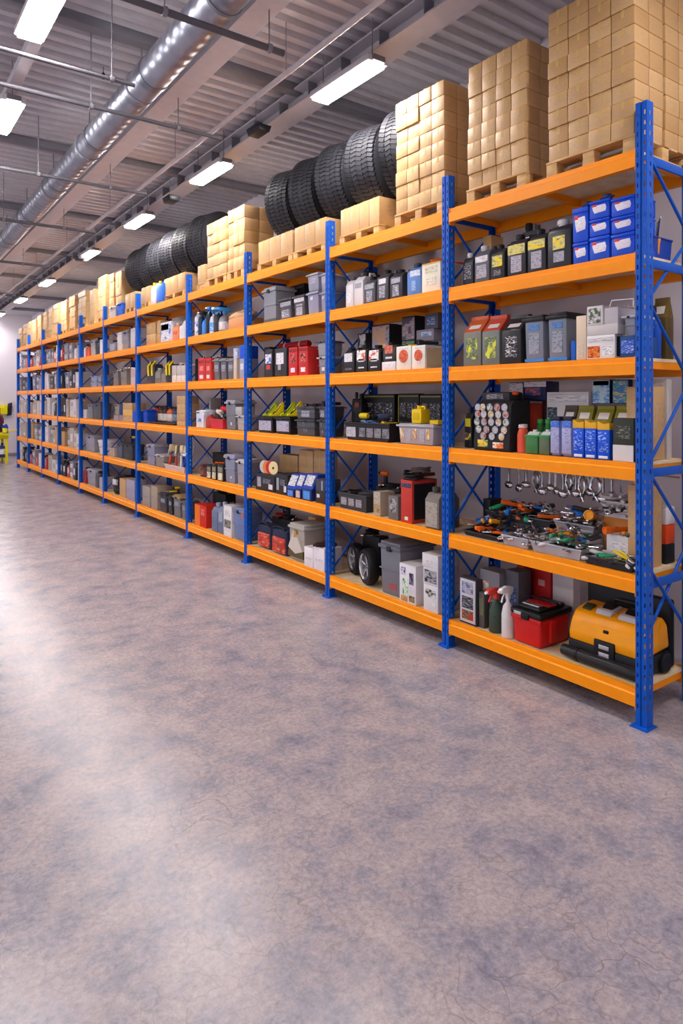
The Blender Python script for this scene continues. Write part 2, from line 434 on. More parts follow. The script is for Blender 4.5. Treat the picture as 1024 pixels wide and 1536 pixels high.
for d, n in zip(dl, nm):
    y = (d - 2.88 * SN) / CS
    lamp(2.88, y, 'glowing white strip light on the right row above the rack, ' + n)
for i, y in enumerate((-1.6, .6)): lamp(2.88, y, 'strip light of the right row hanging %s the camera' % ('behind', 'beside')[i])
def pix_lamp(u, v):
    d = F * 2.3 / (600 - v); return (u + 215) * CS * d / F, None, d
for i, (u, v) in enumerate(((62, 18), (8, 172))):
    x, _, d = pix_lamp(u, v); y = (d - x * SN) / CS
    lamp(x, y, ('large glowing strip light cut by the top edge, left of the duct', 'short glowing strip light at the left edge below the duct')[i])
for i, (x, y) in enumerate(((-.2, .5), (-.2, 7.8), (-.2, 11), (-3.2, 1), (-3.2, 4), (-3.2, 7), (-3.2, 10.5), (-3.2, 14), (-.2, 14.5), (-.2, 17.5))):  # unseen lamps, added as fill so the shelf fronts are lit from the left
    lamp(x, y, 'added fill strip light outside the frame in rows further left, %s of ten' % ORD[i + 1])

def along(name, x, z0, prof, mat, y0=YB, y1=YF, n=1):
    """run of constant section along the aisle, following the roof fall. prof (x,z)"""
    b = MB()
    vs = []
    for y in (y0, y1): vs += [(x + px, y, z0 - .012 * y + pz) for px, pz in prof]
    m = len(prof)
    fs = [tuple(range(m)), tuple(range(2 * m - 1, m - 1, -1))] + [(i, i + m, (i + 1) % m + m, (i + 1) % m) for i in range(m)]
    v, f = b._verts(vs, fs); bmesh.ops.recalc_face_normals(b.bm, faces=f)
    return b
def circ(r, n=12): return [(r * math.cos(2 * PI * k / n), r * math.sin(2 * PI * k / n)) for k in range(n)]
# girder above the right lamp row: I section
g = root('roof_girder', (0, 0, 0))
ib = [(-.1, 0), (.1, 0), (.1, .012), (.006, .018), (.006, .13), (.1, .136), (.1, .15), (-.1, .15), (-.1, .136), (-.006, .13), (-.006, .018), (-.1, .012)]
part(along('i', 3.02, 4.08, ib, STEELW), 'girder_beam', STEELW, g)
y = YB + .3
while y < YF:
    part(MB().box(2.93, 3.11, y - .004, y + .004, 4.096 - .012 * y, 4.21 - .012 * y), 'web_stiffener', STEELG, g); y += .45
tag(g, 'pale steel roof girder running above the right row of strip lights', 'beam')
# square lamp trunking rails of the left row
g = root('lamp_trunking', (0, 0, 0)); part(along('t', .98, 4.07, [(-.04, 0), (.04, 0), (.04, .06), (-.04, .06)], STEELW), 'rail', STEELW, g)
for y in range(-2, 21, 3): part(MB().tube([(.98, y, 4.12 - .012 * y), (.98, y, ceil_z(y) + .004)], .004, 6), 'suspension_rod', STEELG, g)
tag(g, 'pale trunking rail above the left strip lights', 'rail')
g = root('conduit_pipe', (0, 0, 0)); part(along('c', 2.42, 3.92, circ(.02), M('cfc9cc', .4)), 'pipe', M('cfc9cc', .4), g)
for y in range(-2, 21, 2): part(MB().tube([(2.42, y, 3.935 - .012 * y), (2.42, y, ceil_z(y) - .0005)], .003, 6), 'suspension_wire', STEELG, g)
tag(g, 'thin straight white pipe running along the aisle between duct and lights', 'pipe')
# spiral duct
g = root('ventilation_duct', (0, 0, 0)); DX, DZ, DR = 1.68, 3.93, .115
part(along('d', DX, DZ, circ(DR, 32), SPIRAL), 'duct_tube', SPIRAL, g)
y = YB + .8; kk = 0
while y < YF - .5:
    z = DZ - .012 * y
    bnd = MB().lathe([(DR - .002, -.035), (DR + .005, -.035), (DR + .006, 0), (DR + .005, .035), (DR - .002, .035)], 32, (DX, y, z), 'y')
    part(bnd, 'joint_band', M('8a8d98', .3, .9), g)
    hh = MB(); hh.lathe([(DR + .002, -.012), (DR + .008, -.012), (DR + .008, .012), (DR + .002, .012)], 28, (DX, y + .25, z), 'y')
    hh.tube([(DX, y + .25, z + DR), (DX, y + .25, ceil_z(y + .25) + .004)], .006, 6)
    part(hh, 'hanger_strap', STEELG, g)
    y += 1.35; kk += 1
tag(g, 'round silver spiral ventilation duct running under the roof', 'duct')
g = root('box_beam', (0, 0, 0)); part(along('b', 1.98, 3.98, [(-.085, 0), (.085, 0), (.085, .11), (-.085, .11)], STEELW), 'beam_casing', M('dcdce2', .5), g)
for y in range(-2, 21, 2):
    for dx in (-.07, .07): part(MB().tube([(1.98 + dx, y, 4.08 - .012 * y), (1.98 + dx, y, ceil_z(y) + .004)], .005, 6), 'suspension_rod', STEELG, g)
tag(g, 'pale boxed beam beside the silver duct, on its right', 'beam')
# pipes crossing under the duct
cr = [(3.5, .02, 2.1), (4.42, .013, 1.5), (4.9, .015, 2.36), (6.6, .015, 2.36), (8.4, .018, 2.36), (10.8, .018, 2.36), (13.7, .018, 2.36)]
for i, (y, r, xe) in enumerate(cr):
    zz = CH + 2.1 - .012 * (y - 4)
    g = root('cross_pipe', (0, y, zz))
    part(MB().tube([(-6.8, 0, 0), (xe, 0, 0)], r, 10), 'pipe', M('5e5d64', .55), g)
    for x in (-5, -3, -1, .6, 1.35, 2.0):
        if x > xe: continue
        cl = MB().lathe([(r - .001, -.012), (r + .008, -.012), (r + .008, .012), (r - .001, .012)], 10, (x, 0, 0), 'x'); cl.tube([(x, 0, r), (x, 0, ceil_z(y) - zz + .004)], .004, 6)
        part(cl, 'pipe_hanger', STEELG, g)
    tag(g, 'pale pipe crossing beneath the duct, %s from the camera' % ORD[i + 1], 'pipe', 'pipes crossing the aisle under the roof')
# small dark sensors hanging from the girder
for i, (u, v) in enumerate(((388, 197), (257, 300), (120, 388))):
    d = F * 2.24 / (600 - v); x = 2.77; y = yat(u, x); z = zat(v, x, y)
    r = root('ceiling_sensor', (x, y, z))
    part(MB().prism([(-.07, .03), (.07, .03), (.05, -.025), (-.05, -.025)], -.1, .1, 'y', .006), 'sensor_body', M('24272e', .4), r)
    part(MB().box(-.02, .02, -.02, .02, .03, .06, .004), 'clamp', DGREY, r)
    w = MB().tube([(0, .05, .03), (0, .05, ceil_z(y) - z + .004)], .003, 6); part(w, 'suspension_wire', STEELG, r)
    tag(r, 'small black sensor box hanging between strip lights, %s from the camera' % ORD[i + 1], 'sensor', 'sensors under the girder')
for i, (u, v0, v1) in enumerate(((155, 95, 118), (398, 0, 0))):
    if v1 == 0: continue
    x = 1.57; y = yat(u, x); z = zat(v1, x, y)
    r = root('pull_switch', (x, y, z))
    part(MB().lathe([(.004, .05), (.014, .035), (.016, 0), (0, 0)], 10), 'handle', BLACK, r)
    part(MB().tube([(0, 0, .05), (0, 0, ceil_z(y) - z + .004)], .003, 6), 'cord', BLACK, r)
    tag(r, 'small black pull switch dangling left of the silver duct', 'switch')
# ---------------------------------------------------------------- world light (ambient fill entering by the left side, left unbuilt)
w = bpy.data.worlds.new('world'); SC.world = w; w.use_nodes = True
w.node_tree.nodes['Background'].inputs['Color'].default_value = (.93, .90, 1, 1)
w.node_tree.nodes['Background'].inputs['Strength'].default_value = 1.1
# ---------------------------------------------------------------- goods: builders (front faces -X; origin at front base centre)
# d: a front label dict-list [(yc, zc, w, h, material)] in fractions of width / height
def labels(r, fx, w, h, labs, name='label', tilt=0, names=None):
    for i, (yc, zc, lw, lh, m) in enumerate(labs):
        x = fx(zc) if callable(fx) else fx
        b = MB().box(x - .0025, x + .002, (yc - lw / 2) * w, (yc + lw / 2) * w, (zc - lh / 2) * h, (zc + lh / 2) * h, .0008, seg=1)
        part(b, name, m, r)
def tub(r, w, d, h, c='8a8b96', lid=None, labs=(), latch=True, band=True, tp=.93):
    """lidded storage tub"""
    m = M(c, .42); ml = M(lid or c, .38)
    hb = h * .88
    b = MB().box(.012, d - .012, -w / 2 + .012, w / 2 - .012, 0, hb, min(.012, w * .08), tp, tp)
    bd = part(b, 'body', m, r)
    if band:
        k = 1 - (1 - tp) * .5
        t = MB().box(.008, d - .008, -w / 2 + .008, w / 2 - .008, h * .47, h * .5, .003)
        part(t, 'rib', m, r)
    l = MB().box(0, d, -w / 2, w / 2, hb - .004, hb + h * .06, min(.008, h * .02))
    l.box(.015, d - .015, -w / 2 + .015, w / 2 - .015, hb + h * .055, h, .006)
    lo = part(l, 'lid', ml, r)
    if latch:
        q = MB().box(-.007, .006, -w * .09, w * .09, hb - h * .05, hb + h * .05, .004)
        part(q, 'latch', M('2a2b30', .4), lo)
    labels(r, lambda z: .012 + (d - .024) * (1 - tp) * .5 * max(0, 1 - z / .88) , w, h, labs)
def canister(r, w, d, h, c='3a3b42', cap='1c1c20', labs=(), handle=True):
    """moulded fluid canister: shoulder, neck, cap and grip"""
    m = M(c, .36); hb = h * .74
    b = MB().box(0, d, -w / 2, w / 2, 0, hb, min(.012, w * .12))
    part(b, 'body', m, r)
    s = MB().prism([(.004, hb - .006), (d - .004, hb - .006), (d * .82, h * .86), (d * .16, h * .86)], -w * .47, w * .47, 'y', .006)
    part(s, 'shoulder', m, r)
    rc = min(w, d) * .17
    k = MB().lathe([(rc, h * .85), (rc, h * .9), (rc * 1.2, h * .9), (rc * 1.2, h * .985), (rc, h), (0, h)], 14, (d * .32, w * .14, 0))
    part(k, 'cap', M(cap, .4), r)
    if handle:
        q = MB().tube([(d * .48, -w * .2, h * .84), (d * .5, -w * .2, h * .96), (d * .68, -w * .2, h * .97), (d * .78, -w * .2, h * .85)], min(.012, w * .09), 8)
        part(q, 'handle', m, r)
    labels(r, 0, w, h, labs)
def pbox(r, w, d, h, c='e4e0e2', labs=(), side=None, lidline=True, mat=None, top=None):
    """printed cardboard packaging"""
    m = mat or M(c, .5)
    b = MB().box(0, d, -w / 2, w / 2, 0, h, .003)
    part(b, 'box', m, r)
    if lidline:
        t = MB().box(.002, d * .55, -w * .5 - .0006, w * .5 + .0006, h * .998, h + .0016)
        part(t, 'lid_flap', mat or top or m, r)
    labels(r, 0, w, h, labs, 'printed_panel')
    if side:
        q = MB().box(d * .08, d * .92, -w / 2 - .0015, -w / 2 + .001, h * .08, h * .92)
        part(q, 'printed_side', side, r)
def carton(r, w, d, h):
    part(MB().box(0, d, -w / 2, w / 2, 0, h, .004), 'box', CARD, r)
    part(MB().box(-.0008, d + .0008, -w * .07, w * .07, h * .55, h + .0008), 'tape', M('c8a468', .35), r)
def bottle(r, w, d, h, c='e4e0e2', cap='1c1c20', labs=(), clear=None, oval=True, neck=.3):
    R = w / 2; sq = (min(1.0, d / w), 1)
    p = [(R * .9, 0), (R, h * .02), (R, h * .62), (R * .9, h * .72), (R * neck * 1.15, h * .82), (R * neck, h * .84), (R * neck, h * .88)]
    part(MB().lathe(p, 20, (R * sq[0], 0, 0), sq=sq), 'body', M(c, .3), r)
    part(MB().lathe([(R * neck * 1.25, h * .87), (R * neck * 1.25, h * .98), (R * neck, h), (0, h)], 14, (R * sq[0], 0, 0)), 'cap', M(cap, .4), r)
    if labs:
        lm = labs if not isinstance(labs, (list, tuple)) else labs[0]
        part(MB().lathe([(R * 1.0, h * .13), (R * 1.012, h * .135), (R * 1.012, h * .54), (R * 1.0, h * .545)], 20, (R * sq[0], 0, 0), sq=sq), 'label', lm, r)
def spray(r, w, d, h, c='e4e0e2', head='d8342a', labs=()):
    R = w / 2
    part(MB().lathe([(R * .95, 0), (R, h * .02), (R, h * .45), (R * .75, h * .6), (R * .3, h * .68), (R * .28, h * .74)], 18, (R, 0, 0)), 'body', M(c, .3), r)
    hd = MB().prism([(-R * .9, h * .88), (-R * .9, h * .96), (R * .4, h), (R * 2.0, h * .96), (R * 1.9, h * .86), (R * 1.35, h * .82), (R * 1.3, h * .73), (R * .7, h * .73), (R * .65, h * .86)], -R * .3, R * .3, 'y', .003)
    ho = part(hd, 'spray_head', M(head, .35), r)
    part(MB().tube([(R * .3, 0, h * .87), (-R * .2, 0, h * .8), (-R * .5, 0, h * .7)], R * .14, 6), 'trigger', M(head, .4), ho)
    part(MB().lathe([(R * .18, 0), (R * .2, -R * .35), (0, -R * .35)], 10, (-R * .85, 0, h * .92), 'x'), 'nozzle', M('f0f0f0', .4), ho)
    if labs: part(MB().lathe([(R, h * .08), (R * 1.012, h * .085), (R * 1.012, h * .4), (R, h * .405)], 18, (R, 0, 0)), 'label', labs[0], r)
def pouch(r, w, d, h, c='57584f', top='c8552e', pic=None, twist=.0):
    """gusseted bag folded to a ridge at the top"""
    hb = h * .68
    part(MB().box(0, d, -w / 2, w / 2, 0, hb, .006), 'bag_body', M(c, .35), r)
    t = MB().prism([(0, hb - .004), (d, hb - .004), (d * .62, h * .93), (d * .62, h), (d * .42, h), (d * .42, h * .93)], -w * .49, w * .49, 'y', .003)
    part(t, 'folded_top', M(top, .35), r)
    if pic: labels(r, 0, w, h, [(0, .34, .62, .42, pic)], 'printed_panel')
    # sloping front print
    part(MB().prism([(d * .1 - .002, hb + h * .055), (d * .33 - .002, h * .86), (d * .33 + .003, h * .86), (d * .1 + .003, hb + h * .055)], -w * .3, w * .3, 'y'), 'top_label', M('d9d2cf', .4), r)
def crate(r, w, d, h, c='2a2b30', labs=(), t=.006):
    """open bin"""
    m = M(c, .45)
    b = MB()
    vs = []; k = .9
    for z, e in ((0, k), (h, 1)):
        for s in (0, t):
            for x, y in ((0, -w / 2), (d, -w / 2), (d, w / 2), (0, w / 2)):
                cx = d / 2
                vs.append((cx + (x - cx) * e - math.copysign(s, x - cx), y * e - math.copysign(s, y), z if not (z == 0 and s) else t))
    # 0-3 outer bottom, 4-7 inner bottom, 8-11 outer top, 12-15 inner top
    fs = [(3, 2, 1, 0), (4, 5, 6, 7)]
    for i in range(4):
        j = (i + 1) % 4
        fs += [(i, j, 8 + j, 8 + i), (8 + i, 8 + j, 12 + j, 12 + i), (12 + i, 12 + j, 4 + j, 4 + i)]
    v, f = b._verts(vs, fs); bmesh.ops.recalc_face_normals(b.bm, faces=f)
    part(b, 'bin', m, r)
    rim = MB().tube([(0, -w / 2, h), (d, -w / 2, h), (d, w / 2, h), (0, w / 2, h)], .006, 6, True)
    part(rim, 'rim', m, r)
    labels(r, lambda z: d * (1 - k) / 2 * (1 - z), w, h, labs)
def sack(r, w, d, h, c='d8b48a'):
    b = MB(); n = 14; m_ = 8
    b.lathe([(.001, .02 * h), (d * .42, 0), (d * .5, h * .3), (d * .5, h * .6), (d * .36, h * .92), (.001, h)], 24, (d * .5, 0, 0), sq=(1, w / d))
    for v in b.bm.verts: v.co.z *= .72 - .5 * v.co.y / w
    for v in b.bm.verts: v.co += Vector((math.sin(v.co.y * 60) * .006, 0, math.sin(v.co.y * 45 + v.co.x * 30) * .01 * (v.co.z / h)))
    part(b, 'sack', M(c, .75), r)
    part(MB().tube([(d * .1, -w * .48, h * .5), (d * .03, -w * .2, h * .55), (d * .02, w * .2, h * .55), (d * .1, w * .48, h * .5)], .004, 6), 'seam', M('8c5a34', .7), r)

# ---- loose tools: lie flat, z=0 underside, long axis along y, copied with obj.copy()
TP = {}
def proto(key, fn):
    """build once, then copy"""
    if key in TP: return dup(TP[key])
    r = root(fn.__name__.lstrip('t_').rstrip('_')); fn(r, *key[1:]); TP[key] = r
    r.name = key[0]
    return r
def build_tool(kind, c):
    key = (kind, c)
    if key in TP: return dup(TP[key])
    r = root(kind)
    globals()['tool_' + kind](r, c)
    TP[key] = r
    return r
def tool_pliers(r, c):
    m = M(c, .4)
    for s in (-1, 1):
        part(MB().tube([(s * .003, .012, .009), (s * .012, -.02, .009), (s * .022, -.06, .009), (s * .02, -.1, .009)], [.006, .0075, .0085, .007], 8), 'handle', m, r)
        part(MB().box(s * .0005, s * .014, .005, .058, .003, .014, .003, mx=Matrix.Rotation(s * .06, 4, 'Z')) if s > 0 else MB().box(-.014, -.0005, .005, .058, .003, .014, .003, mx=Matrix.Rotation(-.06, 4, 'Z')), 'jaw', CHROME, r)
    part(MB().lathe([(.011, 0), (.011, .017), (.006, .019), (0, .019)], 12, (0, .012, 0)), 'pivot', CHROME, r)
def tool_screwdriver(r, c):
    part(MB().lathe([(0, -.09), (.01, -.088), (.0125, -.07), (.011, -.03), (.013, -.012), (.008, 0)], 10, (0, 0, .0125), 'y'), 'handle', M(c, .35), r)
    part(MB().lathe([(.0035, -.002), (.0035, .085), (.005, .09), (.004, .1), (0, .1)], 8, (0, 0, .0125), 'y'), 'shaft', CHROME, r)
def tool_wrench(r, c):
    m = M(c, .22, 1.)
    pts = []
    for k in range(9):
        a = math.radians(125 - k * 31.25) ; pts.append((.019 * math.cos(a) * (1 if k else 1), .09 + .019 * math.sin(a)))
    jaw = [(-.007, .112), (-.017, .103), (-.02, .09), (-.014, .076), (-.007, .068), (-.006, -.07), (.006, -.07), (.007, .068), (.014, .076), (.02, .09), (.017, .103), (.007, .112), (.0065, .092), (-.0065, .092)]
    part(MB().prism(jaw, 0, .007, 'z', .0012), 'shank', m, r)
    part(MB().tube([(.014 * math.cos(a), -.08 + .014 * math.sin(a), .0045) for a in [2 * PI * k / 12 for k in range(12)]], .0055, 6, True), 'ring_end', m, r)
def tool_knife(r, c):
    part(MB().prism([(-.012, -.07), (.01, -.075), (.014, -.02), (.011, .04), (-.009, .04), (-.014, -.02)], 0, .018, 'z', .003), 'handle', M(c, .4), r)
    part(MB().prism([(-.008, .038), (.008, .038), (.008, .07), (-.006, .085)], .007, .0095, 'z'), 'blade', CHROME, r)
    part(MB().box(-.005, .005, -.02, .01, .017, .022, .002), 'slider', BLACK, r)
def tool_snips(r, c):
    m = M(c, .4)
    for s in (-1, 1):
        part(MB().tube([(s * .004, 0, .008), (s * .014, -.03, .008), (s * .024, -.055, .008), (s * .02, -.095, .008), (s * .008, -.1, .008)], [.006, .007, .008, .008, .006], 8), 'handle', m, r)
        part(MB().prism([(s * .001, 0), (s * .012, .005), (s * .009, .05), (s * .001, .075)], .004 if s > 0 else .0085, .008 if s > 0 else .0125, 'z'), 'blade', CHROME, r)
def tool_hammer(r, c):
    part(MB().tube([(0, -.11, .012), (0, -.02, .011), (0, .09, .012)], [.011, .009, .008], 10), 'handle', M(c, .45), r)
    part(MB().prism([(-.05, .085), (-.025, .09), (.03, .082), (.046, .08), (.046, .112), (.03, .11), (-.02, .11)], 0, .025, 'z', .003), 'head', M('55565c', .3, 1.), r)
def tool_drill(r, c):
    """lies on its side-less: stands on battery, nose towards +y"""
    m = M(c, .4)
    part(MB().lathe([(0, -.075), (.02, -.074), (.028, -.06), (.029, .02), (.022, .04)], 16, (0, 0, .15), 'y'), 'motor_body', m, r)
    part(MB().lathe([(.018, .038), (.019, .07), (.009, .09), (0, .09)], 14, (0, 0, .15), 'y'), 'chuck', BLACK, r)
    hn = part(MB().box(-.016, .016, -.06, -.012, .04, .135, .008), 'handle', M('25262b', .5), r)
    part(MB().box(-.03, .03, -.085, .03, 0, .042, .008), 'battery', M('25262b', .45), r)
    part(MB().box(-.006, .006, -.014, 0, .1, .125, .003), 'trigger', M('c22a20', .4), hn)
def tool_cable_coil(r, c):
    m = M(c, .45)
    for k, (R, z) in enumerate(((.06, .008), (.055, .02), (.062, .03))):
        part(MB().tube([(R * math.cos(a), R * math.sin(a), z + .003 * math.sin(3 * a + k)) for a in [2 * PI * q / 20 for q in range(20)]], .0065, 7, True), 'loop', m, r)
    part(MB().tube([(.06, .0, .03), (.075, .03, .02), (.07, .07, .008)], .006, 7), 'tail', m, r)
    part(MB().box(.058, .082, .068, .1, 0, .02, .004), 'plug', BLACK, r)
def tool_clamp(r, c):
    m = M(c, .4)
    part(MB().box(-.006, .006, -.09, .09, .004, .02, .002), 'bar', CHROME, r)
    part(MB().box(-.012, .06, .06, .082, .0, .026, .005), 'fixed_jaw', m, r)
    part(MB().box(-.014, .06, -.03, -.004, .0, .026, .005), 'sliding_jaw', m, r)
    part(MB().lathe([(.011, -.09), (.014, -.07), (.012, -.04), (0, -.036)], 10, (.045, 0, .013), 'y'), 'grip', BLACK, r)
def tool_torch(r, c):
    part(MB().lathe([(0, -.08), (.014, -.08), (.015, .03), (.022, .05), (.023, .085), (.018, .085), (.016, .08), (0, .08)], 14, (0, 0, .023), 'y'), 'barrel', M(c, .35), r)
    part(MB().box(-.005, .005, -.01, .012, .035, .041, .002), 'switch', M('d8342a', .4), r)
def tool_tape_roll(r, c):
    b = MB(); b.lathe([(.026, 0), (.045, 0), (.045, .03), (.026, .03), (.026, 0)], 20)
    part(b, 'roll', M(c, .35), r)
    part(MB().lathe([(.023, 0), (.0262, 0), (.0262, .03), (.023, .03), (.023, 0)], 20), 'core', M('b89868', .7), r)
def tool_glove(r, c):
    m = M(c, .7)
    b = MB().box(-.04, .04, -.06, .03, .002, .026, .01)
    for k, (x, l) in enumerate(((-.03, .06), (-.01, .075), (.01, .07), (.03, .055))):
        b.tube([(x, .02, .013), (x * 1.15, .02 + l * .6, .018), (x * 1.2, .02 + l, .01)], [.011, .010, .007], 7)
    b.tube([(.036, -.03, .013), (.06, -.005, .016), (.066, .02, .01)], [.012, .011, .008], 7)
    part(b, 'glove', m, r)
    part(MB().box(-.043, .043, -.085, -.056, 0, .029, .008), 'cuff', M('25262b', .7), r)
def tool_wedge(r, c):
    """moulded wedge chock: rises to a tall back"""
    m = M(c, .4)
    part(MB().prism([(-.09, 0), (.09, 0), (.1, .17), (.075, .18), (.03, .12), (-.03, .045), (-.08, .03)], -.022, .022, 'y', .008), 'chock', m, r)
    part(MB().prism([(-.05, .034), (.0, .075), (.05, .138), (.056, .132), (.004, .066), (-.045, .024)], -.0235, .0235, 'y'), 'tread_strip', M('3a3b30', .6), r)
def tool_brush(r, c):
    part(MB().tube([(0, -.1, .012), (0, -.05, .013), (0, .02, .011)], [.008, .011, .009], 10), 'handle', M(c, .4), r)
    part(MB().box(-.03, .03, .015, .045, .002, .022, .003), 'ferrule', CHROME, r)
    part(MB().box(-.028, .028, .044, .1, .004, .02, .003, 1, 1), 'bristles', M('d8c8a0', .8), r)
def tool_spanner_hook(r, c):
    """hanging steel tool: hook at the top, bowl at the bottom; hangs from origin downwards"""
    m = M(c, .16, 1.)
    part(MB().tube([(.0, .0, -.012), (.008, 0, -.003), (.006, 0, .008), (-.004, 0, .011), (-.011, 0, .004), (-.009, 0, -.02), (0, 0, -.05), (0, 0, -.12)], .0045, 8), 'shaft', m, r)
    part(MB().lathe([(0, -.024), (.014, -.018), (.02, 0), (.016, .014), (.004, .026), (0, .026)], 14, (0, 0, -.14), 'z', (.5, 1)), 'bowl', m, r)
def tool_hanging_pliers(r, c):
    m = M(c, .18, 1.)
    part(MB().tube([(.0, .0, -.012), (.008, 0, -.003), (.006, 0, .008), (-.004, 0, .011), (-.011, 0, .004), (-.006, 0, -.02), (0, 0, -.03)], .004, 7), 'hook', m, r)
    for s in (-1, 1):
        part(MB().tube([(0, 0, -.028), (0, s * .014, -.06), (0, s * .018, -.1), (0, s * .004, -.13), (0, -s * .008, -.165)], [.004, .006, .0065, .007, .004], 8), 'arm', m, r)

# ---------------------------------------------------------------- placing goods on the shelves
REG = {'a': (660, 280, 364 / 1024), 'b': (660, 540, 364 / 1024), 'c': (660, 800, 364 / 1024),
       'd': (480, 380, 210 / 1024), 'e': (480, 570, 210 / 1024), 'f': (480, 760, 210 / 1024),
       'g': (360, 380, 140 / 1024), 'h': (360, 500, 140 / 1024), 'i': (360, 630, 140 / 1024), 'j': (360, 750, 140 / 1024),
       'k': (270, 420, 110 / 1024), 'l': (270, 550, 110 / 1024), 'm': (270, 680, 110 / 1024),
       'n': (190, 420, 100 / 1024), 'o': (190, 540, 100 / 1024), 'p': (190, 660, 100 / 1024),
       'q': (100, 450, 110 / 1024), 'r': (100, 590, 110 / 939), 's': (0, 460, 110 / 650), 'w': (700, 560, 260 / 1024),
       'x': (580, 0, 444 / 1024), 'y': (280, 170, 340 / 1024), 'z': (0, 270, 300 / 1024)}
PLACED = []      # (root, look, category, bay, shelf, group)
SIZE = {}
BOXES = {}
def reg(r, look, cat, b, L, group=None): PLACED.append([r, look, cat, b, L, group]); return r
def it(b, L, g, xl, xr, yt, ins, d, fn, name, look, cat, group=None, on=None, rz=0, hmax=None, free=False, **kw):
    """one article: region letter, left / right edge of its front and its top in that crop, inset from the shelf edge, depth"""
    ox, oy, s = REG[g]
    X = RX + ins
    ya, yb = yat(ox + xr * s, X), yat(ox + xl * s, X)
    lo, hi = PY[b - 1] + PW / 2 + .022, PY[b] - PW / 2 - .022
    if not free:
        w0 = yb - ya
        if yb > hi: yb = hi; ya = min(ya, yb - .6 * w0)
        if ya < lo: ya = lo; yb = max(yb, ya + .6 * w0)
    zb = LEV[L]
    if on is not None: zb = on.location.z + SIZE[on.name][2]
    lim = (LEV[L + 1] - .1 if L < 5 else 9) - zb
    d = min(d, RACKD - .062 - ins) if not free else d
    h = max(.02, min(zat(oy + yt * s, X, (ya + yb) / 2) - zb, lim, hmax or 9))
    for _ in range(8):                       # settle clear of the neighbours already on this shelf
        hit = None
        for q in BOXES.get((b, L), []):
            if min(X + d, q[1]) - max(X, q[0]) > .001 and min(yb, q[3]) - max(ya, q[2]) > .001 and min(zb + h, q[5]) - max(zb + .003, q[4]) > .004: hit = q; break
        if hit is None: break
        q = hit; oy_ = min(yb, q[3]) - max(ya, q[2])
        if oy_ < .3 * min(yb - ya, q[3] - q[2]):
            if (ya + yb) > (q[2] + q[3]): ya = q[3] + .003
            else: yb = q[2] - .003
        elif X >= q[0] - .004 and RX + RACKD - .062 - (q[1] + .012) > .035:
            wy = yb - ya; X = q[1] + .012; d = min(d, RX + RACKD - .062 - X)
            sh = yat(ox + xr * s, X) - ya
            ya += sh; yb += sh
            if yb > hi: ya -= yb - hi; yb = hi
            if ya < lo: yb += lo - ya; ya = lo
            h = max(.02, min(zat(oy + yt * s, X, (ya + yb) / 2) - zb, lim, hmax or 9))
        elif X < q[0] and q[0] - .008 - X > .03: d = q[0] - .008 - X
        else:
            if (ya + yb) > (q[2] + q[3]): ya = q[3] + .003
            else: yb = q[2] - .003
            if yb - ya < .03: print('SQUEEZED', look, b, L); ya = yb - .03; break
    else: print('UNSETTLED', look, b, L)
    w = (yb - ya) * .985; yc = (ya + yb) / 2
    BOXES.setdefault((b, L), []).append((X - .006, X + d, ya, yb, zb, zb + h))
    r = root(name, (X, yc, zb + .0012), rz)
    fn(r, w, d, h, **kw)
    SIZE[r.name] = (w, d, h)
    return reg(r, look, cat, b, L, group)
def toolat(kind, c, loc, rot, look, cat, b, L, s=1., group=None, name=None):
    r = build_tool(kind, c)
    r.location = loc; r.rotation_euler = rot; r.scale = (s, s, s)
    return reg(r, look, cat, b, L, group)
def ontop(o, kind, c, look, cat, s=1., rz=0., fx=.5, fy=0., group=None):
    """tool resting on the flat top of article o"""
    w, d, h = SIZE[o.name]
    p = [q for q in PLACED if q[0] is o][0]
    return toolat(kind, c, (o.location.x + d * fx, o.location.y + w * fy, o.location.z + h + .001), (0, 0, rz), look, cat, p[3], p[4], s, group)
# ================================================================ bay 1 (nearest)
T1 = PRT('a9a7b4', '5d5c68'); TW = PRT('e6e2e6', '8c8898'); TWB = PRT('e8e4ea', '6f7488', '4a6fc0'); TWR = PRT('f0ece8', '9a8c8a', 'd8542e')
TYEL = PRT('d8cf7a', '5a5640', 'f0d018'); TDK = PRT('34343c', 'b9b6c4'); TDY = PRT('2c2c34', '8c8a94', 'd8c020'); TGR = PRT('6f7484', 'c8c8d2'); TBL = PRT('2a5cc8', 'c8d4ee'); TBE = PRT('cbbfae', '9c8f80')
TPIC = PRT('3c4a6a', '8c94b0', 'a03a34'); TGRN = PRT('e8e6e6', '8fa08c', '3c9a3c'); TOR = PRT('e8e0dc', 'b08c7c', 'e07020')
# --- fifth shelf up
it(1, 4, 'a', 93, 139, 278, .06, .12, canister, 'fluid_canister', 'small black canister with white cap', 'canister', c='2c2c32', cap='e4e0e2', labs=[(0, .4, .7, .4, TDK)])
it(1, 4, 'a', 142, 207, 245, .05, .16, canister, 'fluid_canister', 'grey canister with white top', 'canister', c='5a5b64', cap='d8d4d8', labs=[(0, .62, .8, .16, TW), (0, .3, .66, .34, T1)])
it(1, 4, 'a', 210, 272, 240, .05, .16, canister, 'fluid_canister', 'black canister with yellow label', 'canister', c='2b2b31', labs=[(0, .52, .7, .3, TYEL), (0, .2, .5, .16, TDK)])
it(1, 4, 'a', 281, 361, 196, .04, .2, canister, 'fluid_canister', 'black canister, white and yellow label, near pair', 'canister', c='303037', labs=[(0, .62, .9, .22, TYEL), (0, .28, .56, .38, T1)])
it(1, 4, 'a', 366, 446, 172, .04, .2, canister, 'fluid_canister', 'black canister, white wave label, tallest pair', 'canister', c='303037', labs=[(0, .62, .9, .2, TYEL), (0, .28, .56, .38, T1)])
